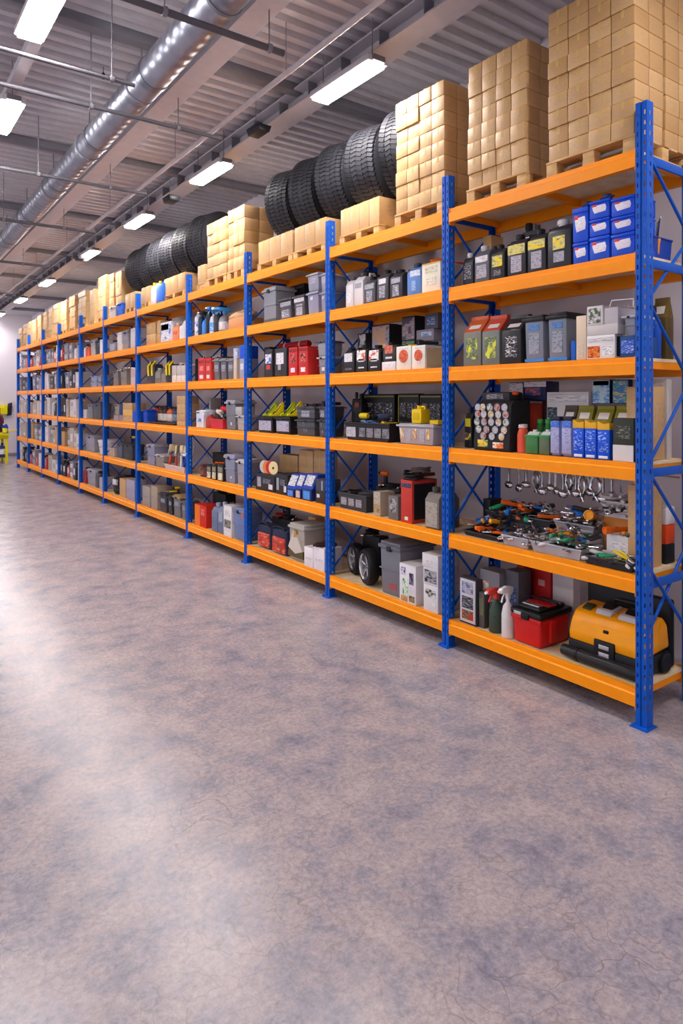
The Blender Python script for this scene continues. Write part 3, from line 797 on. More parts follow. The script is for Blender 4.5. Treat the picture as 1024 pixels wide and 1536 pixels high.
it(1, 4, 'a', 335, 400, 150, .27, .12, canister, 'fluid_canister', 'grey canister standing behind the front row', 'canister', c='55565e', cap='2a2a2e', labs=[(0, .6, .8, .3, TW)])
it(1, 4, 'a', 450, 552, 130, .03, .22, canister, 'fluid_canister', 'tall black canister with yellow badge', 'canister', c='2e2e34', cap='d8d4d8', labs=[(0, .5, .5, .26, TYEL), (0, .22, .44, .2, T1)])
BL = '1c4fd0'
def bluebox(r, w, d, h):
    m = M(BL, .34)
    part(MB().box(0, d, -w / 2, w / 2, 0, h * .86, min(.01, w * .1)), 'box', m, r)
    part(MB().box(-.004, d, -w / 2 - .002, w / 2 + .002, h * .83, h, .008), 'lid', m, r)
    part(MB().prism([(-w * .32, h * .34), (w * .22, h * .3), (w * .3, h * .5), (w * .34, h * .7), (-w * .3, h * .72), (-w * .36, h * .52)], -.002, .004, 'x', .0008), 'label', PRT('ece6ee', 'c8c4d8'), r)
    part(MB().box(-.0035, .003, w * .12, w * .33, h * .66, h * .77, .001), 'red_flash', M('d8382c', .4), r)
G = 'blue boxes stacked on the fifth shelf'
c1 = it(1, 4, 'a', 558, 624, 236, .03, .2, bluebox, 'blue_box', 'blue box, lower one of left column', 'box', G)
c1b = it(1, 4, 'a', 557, 624, 88, .03, .2, bluebox, 'blue_box', 'tall blue box, upper one of left column', 'box', G, on=c1)
prev = None
for k, (yt, n) in enumerate(((210, 'bottom'), (136, 'middle'), (56, 'top'))):
    prev = it(1, 4, 'a', 627, 714, yt, .03, .2, bluebox, 'blue_box', 'blue box, %s of middle column' % n, 'box', G, on=prev); pm = prev
prev = None
for k, (yt, n) in enumerate(((196, 'bottom'), (124, 'middle'), (42, 'top'))):
    prev = it(1, 4, 'a', 719, 824, yt, .03, .2, bluebox, 'blue_box', 'blue box, %s of right column' % n, 'box', G, on=prev)
def knob(r, w, d, h):
    part(MB().lathe([(w * .3, 0), (w * .3, h * .4), (w * .5, h * .45), (w * .5, h * .9), (w * .4, h), (0, h)], 16, (w / 2, 0, 0)), 'cap', M('14306e', .4), r)
    part(MB().box(w * .3, w * .7, -w * .8, w * .8, h * .5, h * .7, .004), 'grip', M('14306e', .4), r)
for o, lk in ((c1b, 'left'), (pm, 'middle')):
    w, d, h = SIZE[o.name]; r = root('bottle_stopper', (o.location.x + .05, o.location.y, o.location.z + h + .001)); knob(r, .05, .05, .04); reg(r, 'dark blue stopper on %s blue box column' % lk, 'stopper', 1, 4)
cr_ = it(1, 4, 'a', 885, 972, 205, .2, .18, crate, 'tool_tote', 'blue tote behind the front post', 'tote', c='1c3f9c', labs=[(.2, .6, .2, .1, M('d8382c'))], free=True)
cr_.location.y = max(cr_.location.y, PY[0] + PW / 2 + .02 + SIZE[cr_.name][0] / 2)
for i, (c, n) in enumerate((('e08a20', 'orange'), ('c83a2a', 'red'), ('d8cf40', 'yellow'), ('3f9a4a', 'green'))):
    w, d, h = SIZE[cr_.name]
    toolat('screwdriver', c, (cr_.location.x + d * (.3 + .12 * i), cr_.location.y + w * (-.3 + .2 * i), cr_.location.z + .112), (PI / 2 + .12, 0, .3 * i), n + ' screwdriver upright in blue tote', 'screwdriver', 1, 4, 1.05)
it(1, 4, 'a', 75, 130, 208, .3, .12, carton, 'carton', 'small brown carton behind the canisters', 'carton')
# --- fourth shelf up
TBAG = PRT('5c6a50', 'a8b070', 'd8d83c')
it(1, 3, 'a', 97, 172, 545, .03, .17, pouch, 'gusset_bag', 'grey bag, orange top, yellow-green picture, left', 'bag', c='77776f', top='c0592f', pic=TBAG)
it(1, 3, 'a', 176, 250, 540, .03, .17, pouch, 'gusset_bag', 'grey bag, red top, yellow-green picture, right', 'bag', c='6f7672', top='b84a34', pic=TBAG)
it(1, 3, 'a', 259, 340, 538, .03, .18, pouch, 'gusset_bag', 'black bag with lines of white print', 'bag', c='26262b', top='2a2a30', pic=PRT('26262b', 'd8d4d8', None, 1.2))
for xl, xr, yt, n in ((342, 437, 542, 'left'), (440, 535, 530, 'right')):
    it(1, 3, 'a', xl, xr, yt, .03, .22, tub, 'storage_bin', 'grey bin, black lid, blue base, %s' % n, 'bin', c='7e8492', lid='222226', latch=False, band=False, tp=.94,
       labs=[(0, .74, .5, .12, PRT('5c8ccc', '22365c')), (0, .4, .46, .44, PRT('9a9eaa', '6c707c')), (0, .05, .86, .06, M('3a86d8'))])
it(1, 3, 'a', 551, 570, 652, .06, .1, pbox, 'pack', 'thin blue pack beside the grey bins', 'pack', c='1f62c8')
it(1, 3, 'a', 573, 616, 547, .02, .14, pbox, 'tall_box', 'tall narrow cream box', 'box', c='d9c6ae', labs=[(0, .2, .5, .3, PRT('d9c6ae', 'a8947c'))])
o1 = it(1, 3, 'a', 617, 737, 628, .02, .2, pbox, 'printed_box', 'white box with orange picture', 'box', c='e2dede', labs=[(.24, .3, .44, .5, PRT('d85a1c', 'f0c040', 'a82c14')), (-.26, .32, .4, .4, PRT('ececec', '8c8c90')), (0, .8, .9, .18, PRT('e2dede', '4c4c58'))], side=M('33343a'))
o2 = it(1, 3, 'a', 617, 750, 584, .02, .2, pbox, 'plain_box', 'plain pale box in the white pile', 'box', on=o1, c='c9c2c0')
o3 = it(1, 3, 'a', 613, 684, 506, .02, .2, pbox, 'printed_box', 'white box with green print on pile', 'box', on=o2, c='d6d2d2', labs=[(0, .5, .8, .8, PRT('d6d2d2', '3c4438', '4a5c40'))])
o4 = it(1, 3, 'a', 690, 750, 512, .03, .2, pbox, 'plain_box', 'grey-white box topmost of pile', 'box', on=o2, c='c2bcc0')
w, d, h = SIZE[o4.name]
r = root('wire_carrier', (o4.location.x + .09, o4.location.y, o4.location.z + h + .001)); 
part(MB().tube([(0, -.07, 0), (0, -.07, .045), (0, .05, .05), (0, .07, .0)], .004, 6), 'handle', CHROME, r); part(MB().tube([(-.05, -.07, .004), (.05, -.07, .004), (.05, .07, .004), (-.05, .07, .004)], .004, 6, True), 'base_ring', CHROME, r)
reg(r, 'wire carrier on top of white pile', 'carrier', 1, 3)
o5 = it(1, 3, 'a', 757, 826, 632, .04, .2, pbox, 'printed_box', 'blue printed box under grey tub', 'box', c='27508e', labs=[(0, .5, .8, .6, TBL)])
it(1, 3, 'a', 755, 830, 540, .04, .2, tub, 'storage_tub', 'grey tub with pale lid on blue box', 'tub', on=o5, c='8c8f9a', lid='b9bac2')
def plr(b, L, x, y0, w, d, h, fn, name, look, cat, z=None, rz=0, **kw):
    r = root(name, (RX + x, y0 + w / 2, (LEV[L] if z is None else z) + .0012), rz); fn(r, w, d, h, **kw); SIZE[r.name] = (w, d, h); return reg(r, look, cat, b, L)
YN = PY[0] + PW / 2 + .03
plr(1, 3, .09, YN, .1, .12, .14, pbox, 'printed_box', 'white illustrated box behind front post', 'box', c='ddd6d0', labs=[(0, .5, .7, .6, PRT('ddd6d0', '6a5c54', 'c05038'))])
plr(1, 3, .25, YN, .07, .07, .28, bottle, 'oil_bottle', 'blue bottle behind front post', 'bottle', c='1c4fb8', cap='16181c')
plr(1, 3, .25, YN + .09, .08, .07, .25, bottle, 'oil_bottle', 'green bottle with red cap behind post', 'bottle', c='5f7c50', cap='c02c2c', labs=[PRT('d8d0b0', '4a6a40', 'c03030')])
plr(1, 3, .34, YN, .08, .08, .33, pouch, 'gusset_bag', 'olive brown bag at the rear end', 'bag', c='54431f', top='6a5528')
# --- third shelf up
def gauge_case(r, w, d, h):
    m = M('202024', .55)
    b = MB().prism([(0, .0), (0, h * .1), (.02, h * .78), (.05, h * .86), (d, h * .86), (d, 0)], -w / 2, w / 2, 'y', .012); part(b, 'case_body', m, r)
    part(MB().box(.05, d * .9, -w * .36, w * .42, h * .84, h * 1., .012), 'top_flap', M('2c2b30', .6), r)
    part(MB().box(.046, .052, -w * .2, w * .26, h * .88, h * .97, .001), 'flap_label', PRT('4a4650', 'b8b4c0'), r)
    part(MB().lathe([(.02, 0), (.024, .01), (.02, .02), (0, .022)], 14, (.1, -w * .36, h * .95)), 'orange_knob', M('d8521c', .4), r)
    rows = [(.74, [-.34, -.14, .06, .26, .4]), (.62, [-.38, -.18, .02, .22, .39]), (.49, [-.4, -.2, .0, .2, .4]), (.36, [-.36, -.12, .12, .34]), (.25, [-.3, -.04, .2])]
    pics = [PRT('c8c4c8', '4a4650'), PRT('b8b0b0', '3c3840', 'c04030'), PRT('d0ccc8', '706870', '3c7c50'), PRT('d8d4d0', '403c44', 'd8a030')]
    k = 0
    for zf, ys in rows:
        for yf in ys:
            x = .02 * (zf - .1) / .68; rr = w * .085
            bb = MB().lathe([(rr * .86, -.006), (rr, -.007), (rr, .004), (rr * .86, .004)], 16, (x, yf * w, zf * h), 'x'); 
            bd = part(bb, 'gauge', M('8c8a90', .3, .8), r)
            part(MB().lathe([(0, -.0065), (rr * .87, -.0065), (rr * .87, .002), (0, .002)], 16, (x, yf * w, zf * h), 'x'), 'dial_face', pics[k % 4], bd); k += 1
    part(MB().box(-.002, .006, .08 * w, .36 * w, h * .06, h * .18, .001), 'colour_card', PRT('e8d040', 'd83c2c', '2f9a6a'), r)
    part(MB().box(-.002, .006, -.34 * w, -.06 * w, h * .05, h * .15, .001), 'colour_card', PRT('d8562c', 'f0d050', 'e8e4e0'), r)
it(1, 2, 'b', 137, 292, 136, .03, .2, gauge_case, 'gauge_display_case', 'black case covered in round gauges', 'display case')
o1 = it(1, 2, 'b', 301, 376, 183, .14, .13, pbox, 'tall_box', 'tall red box behind orange bottle', 'box', c='c33a22', labs=[(0, .6, .8, .5, PRT('c33a22', '8c2418'))])
it(1, 2, 'w', 282, 338, 302, .05, .08, bottle, 'bottle', 'coral orange bottle with pale cap', 'bottle', c='e4583c', cap='d8c8c0', neck=.62)
for xl, xr, yt, n, c in ((340, 418, 335, 'broad green tinted bottle with white shoulder', '3f7a44'), (421, 486, 335, 'narrow green tinted bottle with white shoulder', '5c6e50')):
    def gb(r, w, d, h, c=c):
        part(MB().box(0, d, -w / 2, w / 2, 0, h * .78, .012), 'body', M(c, .2), r)
        part(MB().box(-.002, d + .002, -w / 2 - .002, w / 2 + .002, h * .7, h * .79, .004), 'band', M('2f9a48', .35), r)
        part(MB().prism([(.01, h * .78), (d - .01, h * .78), (d * .6, h * .92), (d * .4, h * .92)], -w * .42, w * .42, 'y', .004), 'shoulder', M('d8dcd8', .35), r)
        part(MB().lathe([(.014, h * .9), (.014, h), (0, h)], 12, (d / 2, 0, 0)), 'cap', M('d8dcd8', .4), r)
    it(1, 2, 'w', xl, xr, yt, .035, .08, gb, 'jar_bottle', n, 'bottle')
for x, n in ((398, 'left'), (445, 'right')):
    it(1, 2, 'w', x, x + 40, 272, .22, .06, bottle, 'cleaner_bottle', 'green bottle behind, %s one' % n, 'bottle', c='2f7f3c', cap='3fae50', neck=.6)
ob = it(1, 2, 'w', 345, 470, 160, .3, .13, pbox, 'printed_box', 'white and plum box at the back', 'box', c='4c2a34', labs=[(.1, .68, .8, .6, M('d8d4d8'))])
it(1, 2, 'w', 248, 332, 45, .3, .13, pbox, 'printed_box', 'navy box with pale lid, back left', 'box', c='26386a', labs=[(0, .84, 1, .3, TW), (0, .4, .8, .5, PRT('2a4a8c', '6f94c8'))])
it(1, 2, 'w', 337, 468, 45, .3, .13, pbox, 'printed_box', 'navy box with red picture at back', 'box', on=ob, c='232c54', labs=[(0, .85, 1, .28, TW), (.1, .45, .7, .4, PRT('a02c30', 'd8a0a0', '2c4a9c'))])
it(1, 2, 'w', 470, 720, 113, .28, .1, pbox, 'printed_carton', 'wide white box with dark swirl print', 'box', c='d9d6da', labs=[(.36, .5, .24, .5, PRT('3a4c58', 'a8b4b8')), (.0, .9, .9, .12, PRT('d9d6da', '4c4c54')), (-.3, .55, .3, .4, PRT('c8c4c8', '6c6870'))])
for xl, xr, n in ((489, 551, 'left'), (554, 622, 'right')):
    def can(r, w, d, h):
        m = PRT('8d93c4', '6c74b0', '2f66d0'); R = w / 2
        part(MB().box(0, w * .9, -R, R, 0, h * .9, w * .3, seg=4), 'can_body', M('7f86bc', .3), r)
        part(MB().box(-.002, .02, -R * .8, R * .8, h * .08, h * .72, .001), 'label', PRT('a4a6cc', '8286b4'), r)
        part(MB().box(-.003, .02, -R * .8, R * .8, h * .73, h * .88, .001), 'blue_panel', PRT('2f66d0', '9cb8f0'), r)
        part(MB().box(w * .1, w * .8, -R * .75, R * .75, h * .9, h, .006), 'lid', M('2b2d3c', .4), r)
    it(1, 2, 'w', xl, xr, 256, .03, .08, can, 'drink_carton', 'slim lilac can with blue panel, %s' % n, 'can', 'slim lilac cans')
for xl, xr, yt, n in ((624, 690, 273, 'left'), (694, 764, 275, 'middle'), (768, 842, 283, 'right')):
    def bp(r, w, d, h):
        m = M('1553d4', .34)
        part(MB().box(0, d, -w / 2, w / 2, 0, h * .78, .006), 'pack_body', m, r)
        part(MB().prism([(-w / 2, h * .77), (w / 2, h * .77), (w / 2, h), (0, h * .92), (-w / 2, h * .95)], .0, d * .7, 'x', .003), 'yellow_top', M('e8b02c', .38), r)
        part(MB().box(-.002, .004, -w * .4, w * .4, h * .2, h * .72, .001), 'printed_panel', PRT('1553d4', 'a8c0f0', None, .8), r)
        part(MB().box(-.002, .004, -w * .36, w * .36, h * .03, h * .1, .001), 'base_label', M('d8e0f0'), r)
    it(1, 2, 'w', xl, xr, yt, .03, .1, bp, 'wash_pack', 'bright blue pack with yellow top, %s' % n, 'pack', 'blue packs with yellow tops')
it(1, 2, 'w', 862, 985, 268, .03, .12, pbox, 'product_box', 'dark olive box with white base', 'box', c='33362c', labs=[(0, .19, 1, .38, M('dcd6d4')), (0, .68, .7, .3, PRT('33362c', '8c8f84'))])
for xl, xr, n in ((640, 735, 'left'), (745, 850, 'middle'), (858, 975, 'right')):
    o = it(1, 2, 'w', xl, xr, 192, .2, .09, pouch, 'soil_bag', 'black bag with olive yellow top, %s' % n, 'bag', c='1d1d1a', top='7a7416', pic=PRT('26261c', 'b8a820', 'd8c030'))
it(1, 2, 'w', 560, 645, 190, .2, .07, pouch, 'soil_bag', 'small dark bag behind lilac cans', 'bag', c='2c2620', top='463a30')
bb = it(1, 2, 'w', 722, 985, 180, .31, .1, pbox, 'plain_box', 'grey box hidden behind the dark bags', 'box', c='6a6668')
it(1, 2, 'w', 722, 845, 40, .31, .1, pbox, 'printed_box', 'light blue box with water picture', 'box', on=bb, c='1c2c50', labs=[(0, .5, .98, .98, PRT('5fa0d8', 'd8e8f0', 'c0d8e8')), (0, .86, .9, .2, PRT('d8e4ec', '2c4c8c'))])
it(1, 2, 'w', 860, 955, 40, .31, .1, pbox, 'printed_box', 'deep blue and green box, back right', 'box', on=bb, c='1c2448', labs=[(0, .5, .96, .96, PRT('3a80c0', 'd8d060', '3aa08c'))])
it(1, 2, 'b', 75, 128, 200, .12, .12, canister, 'tool_case', 'black canister with yellow bands', 'canister', c='1f1f22', labs=[(0, .62, .7, .2, M('d8c020')), (0, .28, .8, .18, TDY)])
plr(1, 2, .2, YN, .14, .13, .38, carton, 'carton', 'tall brown carton behind front post', 'carton')
plr(1, 2, .35, YN, .2, .05, .42, pbox, 'paper_sheaf', 'sheaf of pale papers at rear end', 'papers', c='c8c0ba', labs=[(0, .5, .8, .9, TW)])
# --- second shelf up: trays of hand tools, hanging tools
L1 = LEV[1]
def tray(r, w, d, h, c='2a2b30'):
    crate(r, w, d, h, c); 
def bx(b, L, g, xl, xr, yt, ins, d, h, fn, name, look, cat, **kw):
    o = it(b, L, g, xl, xr, yt, ins, d, fn, name, look, cat, hmax=h, **kw); return o
tA = bx(1, 1, 'b', 95, 252, 735, .05, .2, .05, tray, 'tool_tray', 'black tray of orange handled tools, left', 'tray')
tB = bx(1, 1, 'b', 258, 372, 725, .03, .2, .055, tray, 'tool_tray', 'light grey tray beside the black one', 'tray', c='a9a8ae')
tC = bx(1, 1, 'b', 378, 596, 740, .03, .2, .055, tray, 'tool_tray', 'long light grey tray heaped with pliers', 'tray', c='a9a8ae')
tD = bx(1, 1, 'b', 602, 815, 790, .02, .13, .04, tray, 'tool_tray', 'black tray at the front right', 'tray')
sE = bx(1, 1, 'b', 190, 470, 690, .25, .17, .10, pbox, 'plain_box', 'dark grey box raising the rear tools', 'box', c='45454c')
sF = bx(1, 1, 'b', 480, 650, 690, .25, .17, .10, pbox, 'plain_box', 'pale grey box raising the rear tools', 'box', c='b9b5ba', labs=[(.1, .6, .4, .4, M('33333a'))])
tE = bx(1, 1, 'b', 190, 470, 640, .25, .17, .045, tray, 'tool_tray', 'dark tray on the rear grey box', 'tray', on=sE, c='33343a')
tF = bx(1, 1, 'b', 480, 650, 640, .25, .17, .045, tray, 'tool_tray', 'grey tray on the rear pale box', 'tray', on=sF, c='8c8b92')
sG = it(1, 1, 'b', 700, 822, 745, .19, .12, pbox, 'product_box', 'white box below orange handles', 'box', c='d8d4d4', labs=[(0, .5, .7, .5, TW)])
sH = it(1, 1, 'b', 690, 822, 668, .32, .11, pbox, 'plain_box', 'tall box under the high white tray', 'box', c='c27a30')
tG = it(1, 1, 'b', 685, 825, 605, .3, .13, tray, 'tool_tray', 'high white tray of chrome tools', 'tray', on=sH, c='cfcbce')
HN = {'e8691a': 'orange', 'f0a01c': 'amber', '2c2c32': 'black', '1f6fc8': 'blue', '2f9a6a': 'green', 'c8c4c8': 'silver', 'd8382c': 'red', 'e8c81c': 'yellow'}
def fill(tr, tn, n, layers, cols, kinds, seed, z0=.008, s=1., slope=.25, b=1, L=1):
    rn = random.Random(seed); w, d, h = SIZE[tr.name]; cnt = {}
    items = []; m = n // layers
    for l in range(layers):
        sh = 1 - .12 * l
        for i in range(m):
            fy = (-.5 + (i + .5) / m) * sh
            k = rn.choice(kinds); c = rn.choice(cols)
            if k == 'wrench': c = 'c8c4c8'
            items.append((k, c, l, fy * (w - .05), d * (.22 + .56 * rn.random())))
    tot = {}
    for q in items: tot[(q[0], q[1])] = tot.get((q[0], q[1]), 0) + 1
    for k, c, l, yy, xx in sorted(items, key=lambda q: -q[3]):
        cnt[(k, c)] = cnt.get((k, c), 0) + 1
        look = '%s %s in %s' % (HN[c] if k != 'wrench' else 'chrome', ('pair of ' + k) if k in ('pliers', 'snips') else k, tn)
        if tot[(k, c)] > 1: look += ', %s from left' % ORD[cnt[(k, c)]]
        rz = PI / 2 + rn.uniform(-1.0, 1.0) if rn.random() < .7 else rn.uniform(0, 3)
        if rn.random() < .5: rz += PI
        toolat(k, c, (tr.location.x + xx, tr.location.y + yy, tr.location.z + z0 + .012 + l * .022 + slope * max(0, xx - .04) + rn.random() * .006), (rn.uniform(-.3, .3) if l else rn.uniform(-.08, .08), rn.uniform(-.3, .3), rz), look, k, b, L, s, 'tools in %s' % tn)
OC = ['e8691a', 'f0a01c', '2c2c32', '1f6fc8', '2f9a6a', 'c8c4c8']
fill(tA, 'left black tray', 15, 3, ['e8691a', 'f0a01c', 'e8691a', '2c2c32', '1f6fc8'], ['pliers', 'screwdriver', 'knife', 'snips'], 1, s=1.15)
fill(tB, 'small grey tray', 12, 3, ['c8c4c8', '2c2c32', 'f0a01c', 'c8c4c8'], ['pliers', 'wrench', 'wrench', 'snips'], 2, s=1.2)
fill(tC, 'long grey tray', 28, 4, OC + ['c8c4c8', '2c2c32'], ['pliers', 'wrench', 'knife', 'snips', 'screwdriver'], 3, s=1.15)
fill(tD, 'front right tray', 10, 2, ['e8c81c', '2f9a6a', 'c8c4c8', '2c2c32', 'f0a01c'], ['pliers', 'knife', 'screwdriver'], 4, s=.9, slope=.1)
fill(tE, 'rear dark tray', 24, 4, ['e8691a', '2c2c32', '1f6fc8', 'e8691a', 'c8c4c8', '2f9a6a'], ['pliers', 'knife', 'snips', 'screwdriver', 'wrench'], 5, s=1.25)
fill(tF, 'rear grey tray', 20, 4, ['2c2c32', 'f0a01c', 'c8c4c8', 'c8c4c8', 'f0a01c', '1f6fc8'], ['pliers', 'wrench', 'wrench', 'torch', 'knife'], 6, s=1.25)
fill(tG, 'high white tray', 16, 4, ['c8c4c8', '2c2c32', 'c8c4c8'], ['wrench', 'pliers', 'wrench', 'snips'], 8, s=1.2)
w, d, h = SIZE[sG.name]
for i, (k, c) in enumerate((('torch', 'e8691a'), ('knife', 'f0a01c'), ('hammer', 'e8691a'))):
    toolat(k, c, (sG.location.x + .03 + .03 * i, sG.location.y + (.04 - .04 * i), sG.location.z + h + .004), (0, 0, 1.2 + .4 * i), '%s %s on white box' % (HN[c], k), k, 1, 1, .9)
# rail with hanging tools under the third shelf
rail = MB().tube([(.43, PY[0] + PW / 2 + .008, LEV[2] - .1), (.43, PY[1] - PW / 2 - .008, LEV[2] - .1)], .005, 8)
part(rail, 'hook_rail', CHROME, BAYS[0])
hx = [290, 332, 362, 405, 430, 462, 488, 518, 545, 572, 600, 628, 655, 690, 725, 765]
ox, oy, s = REG['b']
for i, x in enumerate(hx):
    y = yat(ox + x * s, RX + .43)
    k = 'hanging_pliers' if i in (3, 8, 10, 12) else 'spanner_hook'
    r = build_tool(k, 'c4c4c8'); r.name = 'hanging_pliers' if k == 'hanging_pliers' else 'steel_ladle'
    r.location = (RX + .43, y, LEV[2] - .1); r.rotation_euler = (0, 0, random.uniform(-.5, .5)); r.scale = (2, 2, 1.1 + .12 * math.sin(i * 2.1))
    reg(r, 'steel %s hanging in row, %s from left' % ('pliers' if k == 'hanging_pliers' else 'hook tool', ORD[i + 1]), 'hand tool', 1, 1, 'steel tools hanging in a row')
it(1, 1, 'b', 80, 150, 590, .3, .12, pbox, 'plain_box', 'black box in the far corner', 'box', c='1d1d20')
plr(1, 1, .18, YN, .12, .12, .42, carton, 'carton', 'tall brown carton behind front post', 'carton')
pp = plr(1, 1, .34, YN, .18, .09, .1, pbox, 'product_box', 'black box at rear end', 'box', c='1d1d20')
plr(1, 1, .34, YN, .18, .09, .1, pbox, 'product_box', 'orange and red box at rear end', 'box', z=L1 + .103, c='d8481c', labs=[(0, .5, .6, .6, PRT('e86a20', 'f0e0d0', 'c02818'))])
plr(1, 1, .34, YN, .18, .09, .09, pbox, 'product_box', 'white box with red badge, rear end', 'box', z=L1 + .206, c='d8d0d0', labs=[(0, .5, .5, .6, PRT('d8d0d0', 'c03c3c', 'b03040'))])
# --- bottom shelf
def tallpack(r, w, d, h):
    m = M('c9c5cc', .4)
    part(MB().box(0, d, -w / 2, w / 2, 0, h, .004), 'pack', M('3a3b42', .45), r)
    part(MB().box(-.003, .004, -w * .46, w * .46, h * .04, h * .97, .002), 'front_card', m, r)
    part(MB().box(-.005, .0, -w * .34, w * .34, h * .1, h * .3, .001), 'printed_panel', PRT('4a3a34', 'd8b060', 'b03a2c'), r)
    part(MB().box(-.005, .0, -w * .34, w * .34, h * .34, h * .6, .001), 'printed_panel', PRT('2c2c34', '9c9aa4'), r)
    part(MB().box(-.005, .0, -w * .34, w * .34, h * .66, h * .92, .001), 'printed_panel', PRT('b4b0bc', '6a6878', '5a6aa0'), r)
it(1, 0, 'c', 82, 152, 190, .04, .06, tallpack, 'blister_pack', 'tall pale display pack', 'pack')
it(1, 0, 'c', 168, 250, 160, .12, .12, pbox, 'tall_box', 'tall grey box behind the packs', 'box', c='77757e', labs=[(.2, .7, .3, .2, TOR), (0, .3, .6, .4, T1)])
it(1, 0, 'c', 252, 330, 158, .17, .12, pbox, 'tall_box', 'tall slate box with blue panel', 'box', c='55545e', labs=[(0, .6, .7, .3, PRT('3c4a78', '8c9cc8')), (0, .2, .6, .2, TDK)])
oo = it(1, 0, 'c', 156, 186, 250, .06, .06, pbox, 'slim_pack', 'slim pack with red and green print', 'pack', c='55504e', labs=[(0, .6, .8, .5, PRT('5c5a50', 'a03a2c', '4a7c50'))])
it(1, 0, 'c', 192, 240, 232, .04, .07, spray, 'spray_bottle', 'dark green bottle with red trigger head', 'bottle', c='3c4c40', head='e04434')
it(1, 0, 'c', 246, 290, 225, .03, .06, spray, 'spray_bottle', 'white spray bottle with white head', 'bottle', c='ddd8d8', head='e4dfe0')
it(1, 0, 'c', 322, 352, 140, .3, .1, pbox, 'slim_pack', 'slim red and blue pack', 'pack', c='b02420', labs=[(0, .7, .7, .4, PRT('2c5c9c', 'a8c8e0', 'c82c20'))])
it(1, 0, 'c', 345, 465, 138, .345, .09, pbox, 'large_box', 'large plain red box at the back', 'box', c='b01c1e', labs=[(-.1, .75, .3, .1, M('d0908c'))])
it(1, 0, 'c', 470, 562, 175, .36, .07, pbox, 'large_box', 'plain white box at the back', 'box', c='c9c3c6')
def cooler(r, w, d, h):
    m = M('c8201e', .3); k = M('17171a', .3)
    part(MB().box(.01, d - .01, -w / 2 + .01, w / 2 - .01, 0, h * .7, .018, .95, .95, 3), 'body', m, r)
    part(MB().box(.003, .03, -w * .5 + .004, w * .5 - .004, h * .6, h * .71, .006), 'front_rim', m, r)
    part(MB().box(0, d, -w / 2, w / 2, h * .7, h * .86, .014, 1, 1, 3), 'lid', k, r)
    part(MB().box(.03, d - .03, -w / 2 + .03, w / 2 - .03, h * .85, h * .95, .012, 1, 1, 3), 'lid_top', k, r)
    part(MB().box(.05, .09, -w * .26, w * .28, h * .945, h * .985, .004), 'silver_handle', M('b8b4b8', .25, .8), r)
    part(MB().tube([(d * .75, -w * .38, h * .84), (d * .6, -w * .4, h), (d * .6, w * .4, h), (d * .75, w * .38, h * .84)], .007, 8), 'carry_bar', k, r)
    part(MB().box(d * .35, d * .75, -w * .4, w * .36, h * .945, h * .962, .003), 'red_panel', M('a01a1c', .3), r)
    part(MB().box(-.006, .006, -w * .12, w * .12, h * .64, h * .8, .004), 'latch', k, r)
    part(MB().box(d * .3, d * .5, -w / 2 - .004, -w / 2 + .02, h * .1, h * .66, .004), 'side_rib', m, r)
    part(MB().box(-.001, .004, w * .12, w * .36, h * .72, h * .8, .001), 'silver_flash', M('c8c4c8', .3, .6), r)
it(1, 0, 'c', 282, 425, 302, .03, .3, cooler, 'cool_box', 'red cool box with black lid', 'cool box')
def yellow_case(r, w, d, h):
    y = M('f39c06', .3); k = M('17171a', .35)
    sh = [(.03, h * .33), (.022, h * .5), (.05, h * .72), (.085, h * .86), (.16, h * .93), (d * .8, h * .95), (d - .02, h * .8), (d, h * .4)]
    part(MB().prism(sh, -w / 2, w / 2, 'y', .014), 'yellow_shell', y, r)
    part(MB().box(.022, d - .006, -w / 2 - .003, w / 2 + .003, .015, h * .36, .012), 'black_base', k, r)
    part(MB().tube([(.02, -w / 2 - .0, .04), (.012, -w / 2 + .03, .036), (.012, w / 2 - .06, .036), (.02, w / 2 + .03, .036)], [.03, .034, .034, .03], 14), 'front_roller', M('242427', .3), r)
    part(MB().lathe([(.037, -.008), (.037, .008)], 14, (.012, w / 2 - .07, .036), 'y'), 'roller_collar', k, r)
    part(MB().box(.012, .05, -w * .16, w * .12, h * .2, h * .5, .006), 'lock_panel', k, r)
    for zf in (.27, .4): part(MB().box(.006, .016, -w * .1, w * .04, h * (zf - .04), h * (zf + .035), .002), 'silver_catch', M('b8b4b8', .25, .7), r)
    part(MB().box(.034, .046, -w * .05, w * .02, h * .62, h * .67, .002), 'shell_slot', k, r)
    part(MB().box(.025, .04, w * .4, w * .44, h * .45, h * .52, .003), 'side_stud', k, r)
    for yc, ww in ((.1, .22), (-.22, .24)):
        a = part(MB().prism([(.085, h * .87), (.1, h * .95), (d * .66, h * 1.0), (d * .7, h * .93)], (yc - ww / 2) * w, (yc + ww / 2) * w, 'y', .006), 'top_handle', M('b9b4b6', .35), r)
        part(MB().prism([(.12, h * .955), (.15, h * 1.02), (d * .62, h * 1.05), (d * .68, h * .99)], (yc - ww * .36) * w, (yc + ww * .36) * w, 'y', .008), 'grip', k, a)
    part(MB().prism([(.1, h * .875), (.1, h * .91), (d * .5, h * .97), (d * .55, h * .93)], .3 * w, .42 * w, 'y', .003), 'green_window', M('39402c', .3), r)
    for s_ in (-1, 1):
        part(MB().lathe([(.0, -.012), (.045, -.012), (.052, -.006), (.052, .006), (.045, .012), (0, .012)], 18, (d - .06, s_ * (w / 2 + .008), .054), 'y'), 'wheel', k, r)
it(1, 0, 'c', 528, 872, 338, .07, .3, yellow_case, 'equipment_case', 'yellow wheeled case with black roller', 'case')
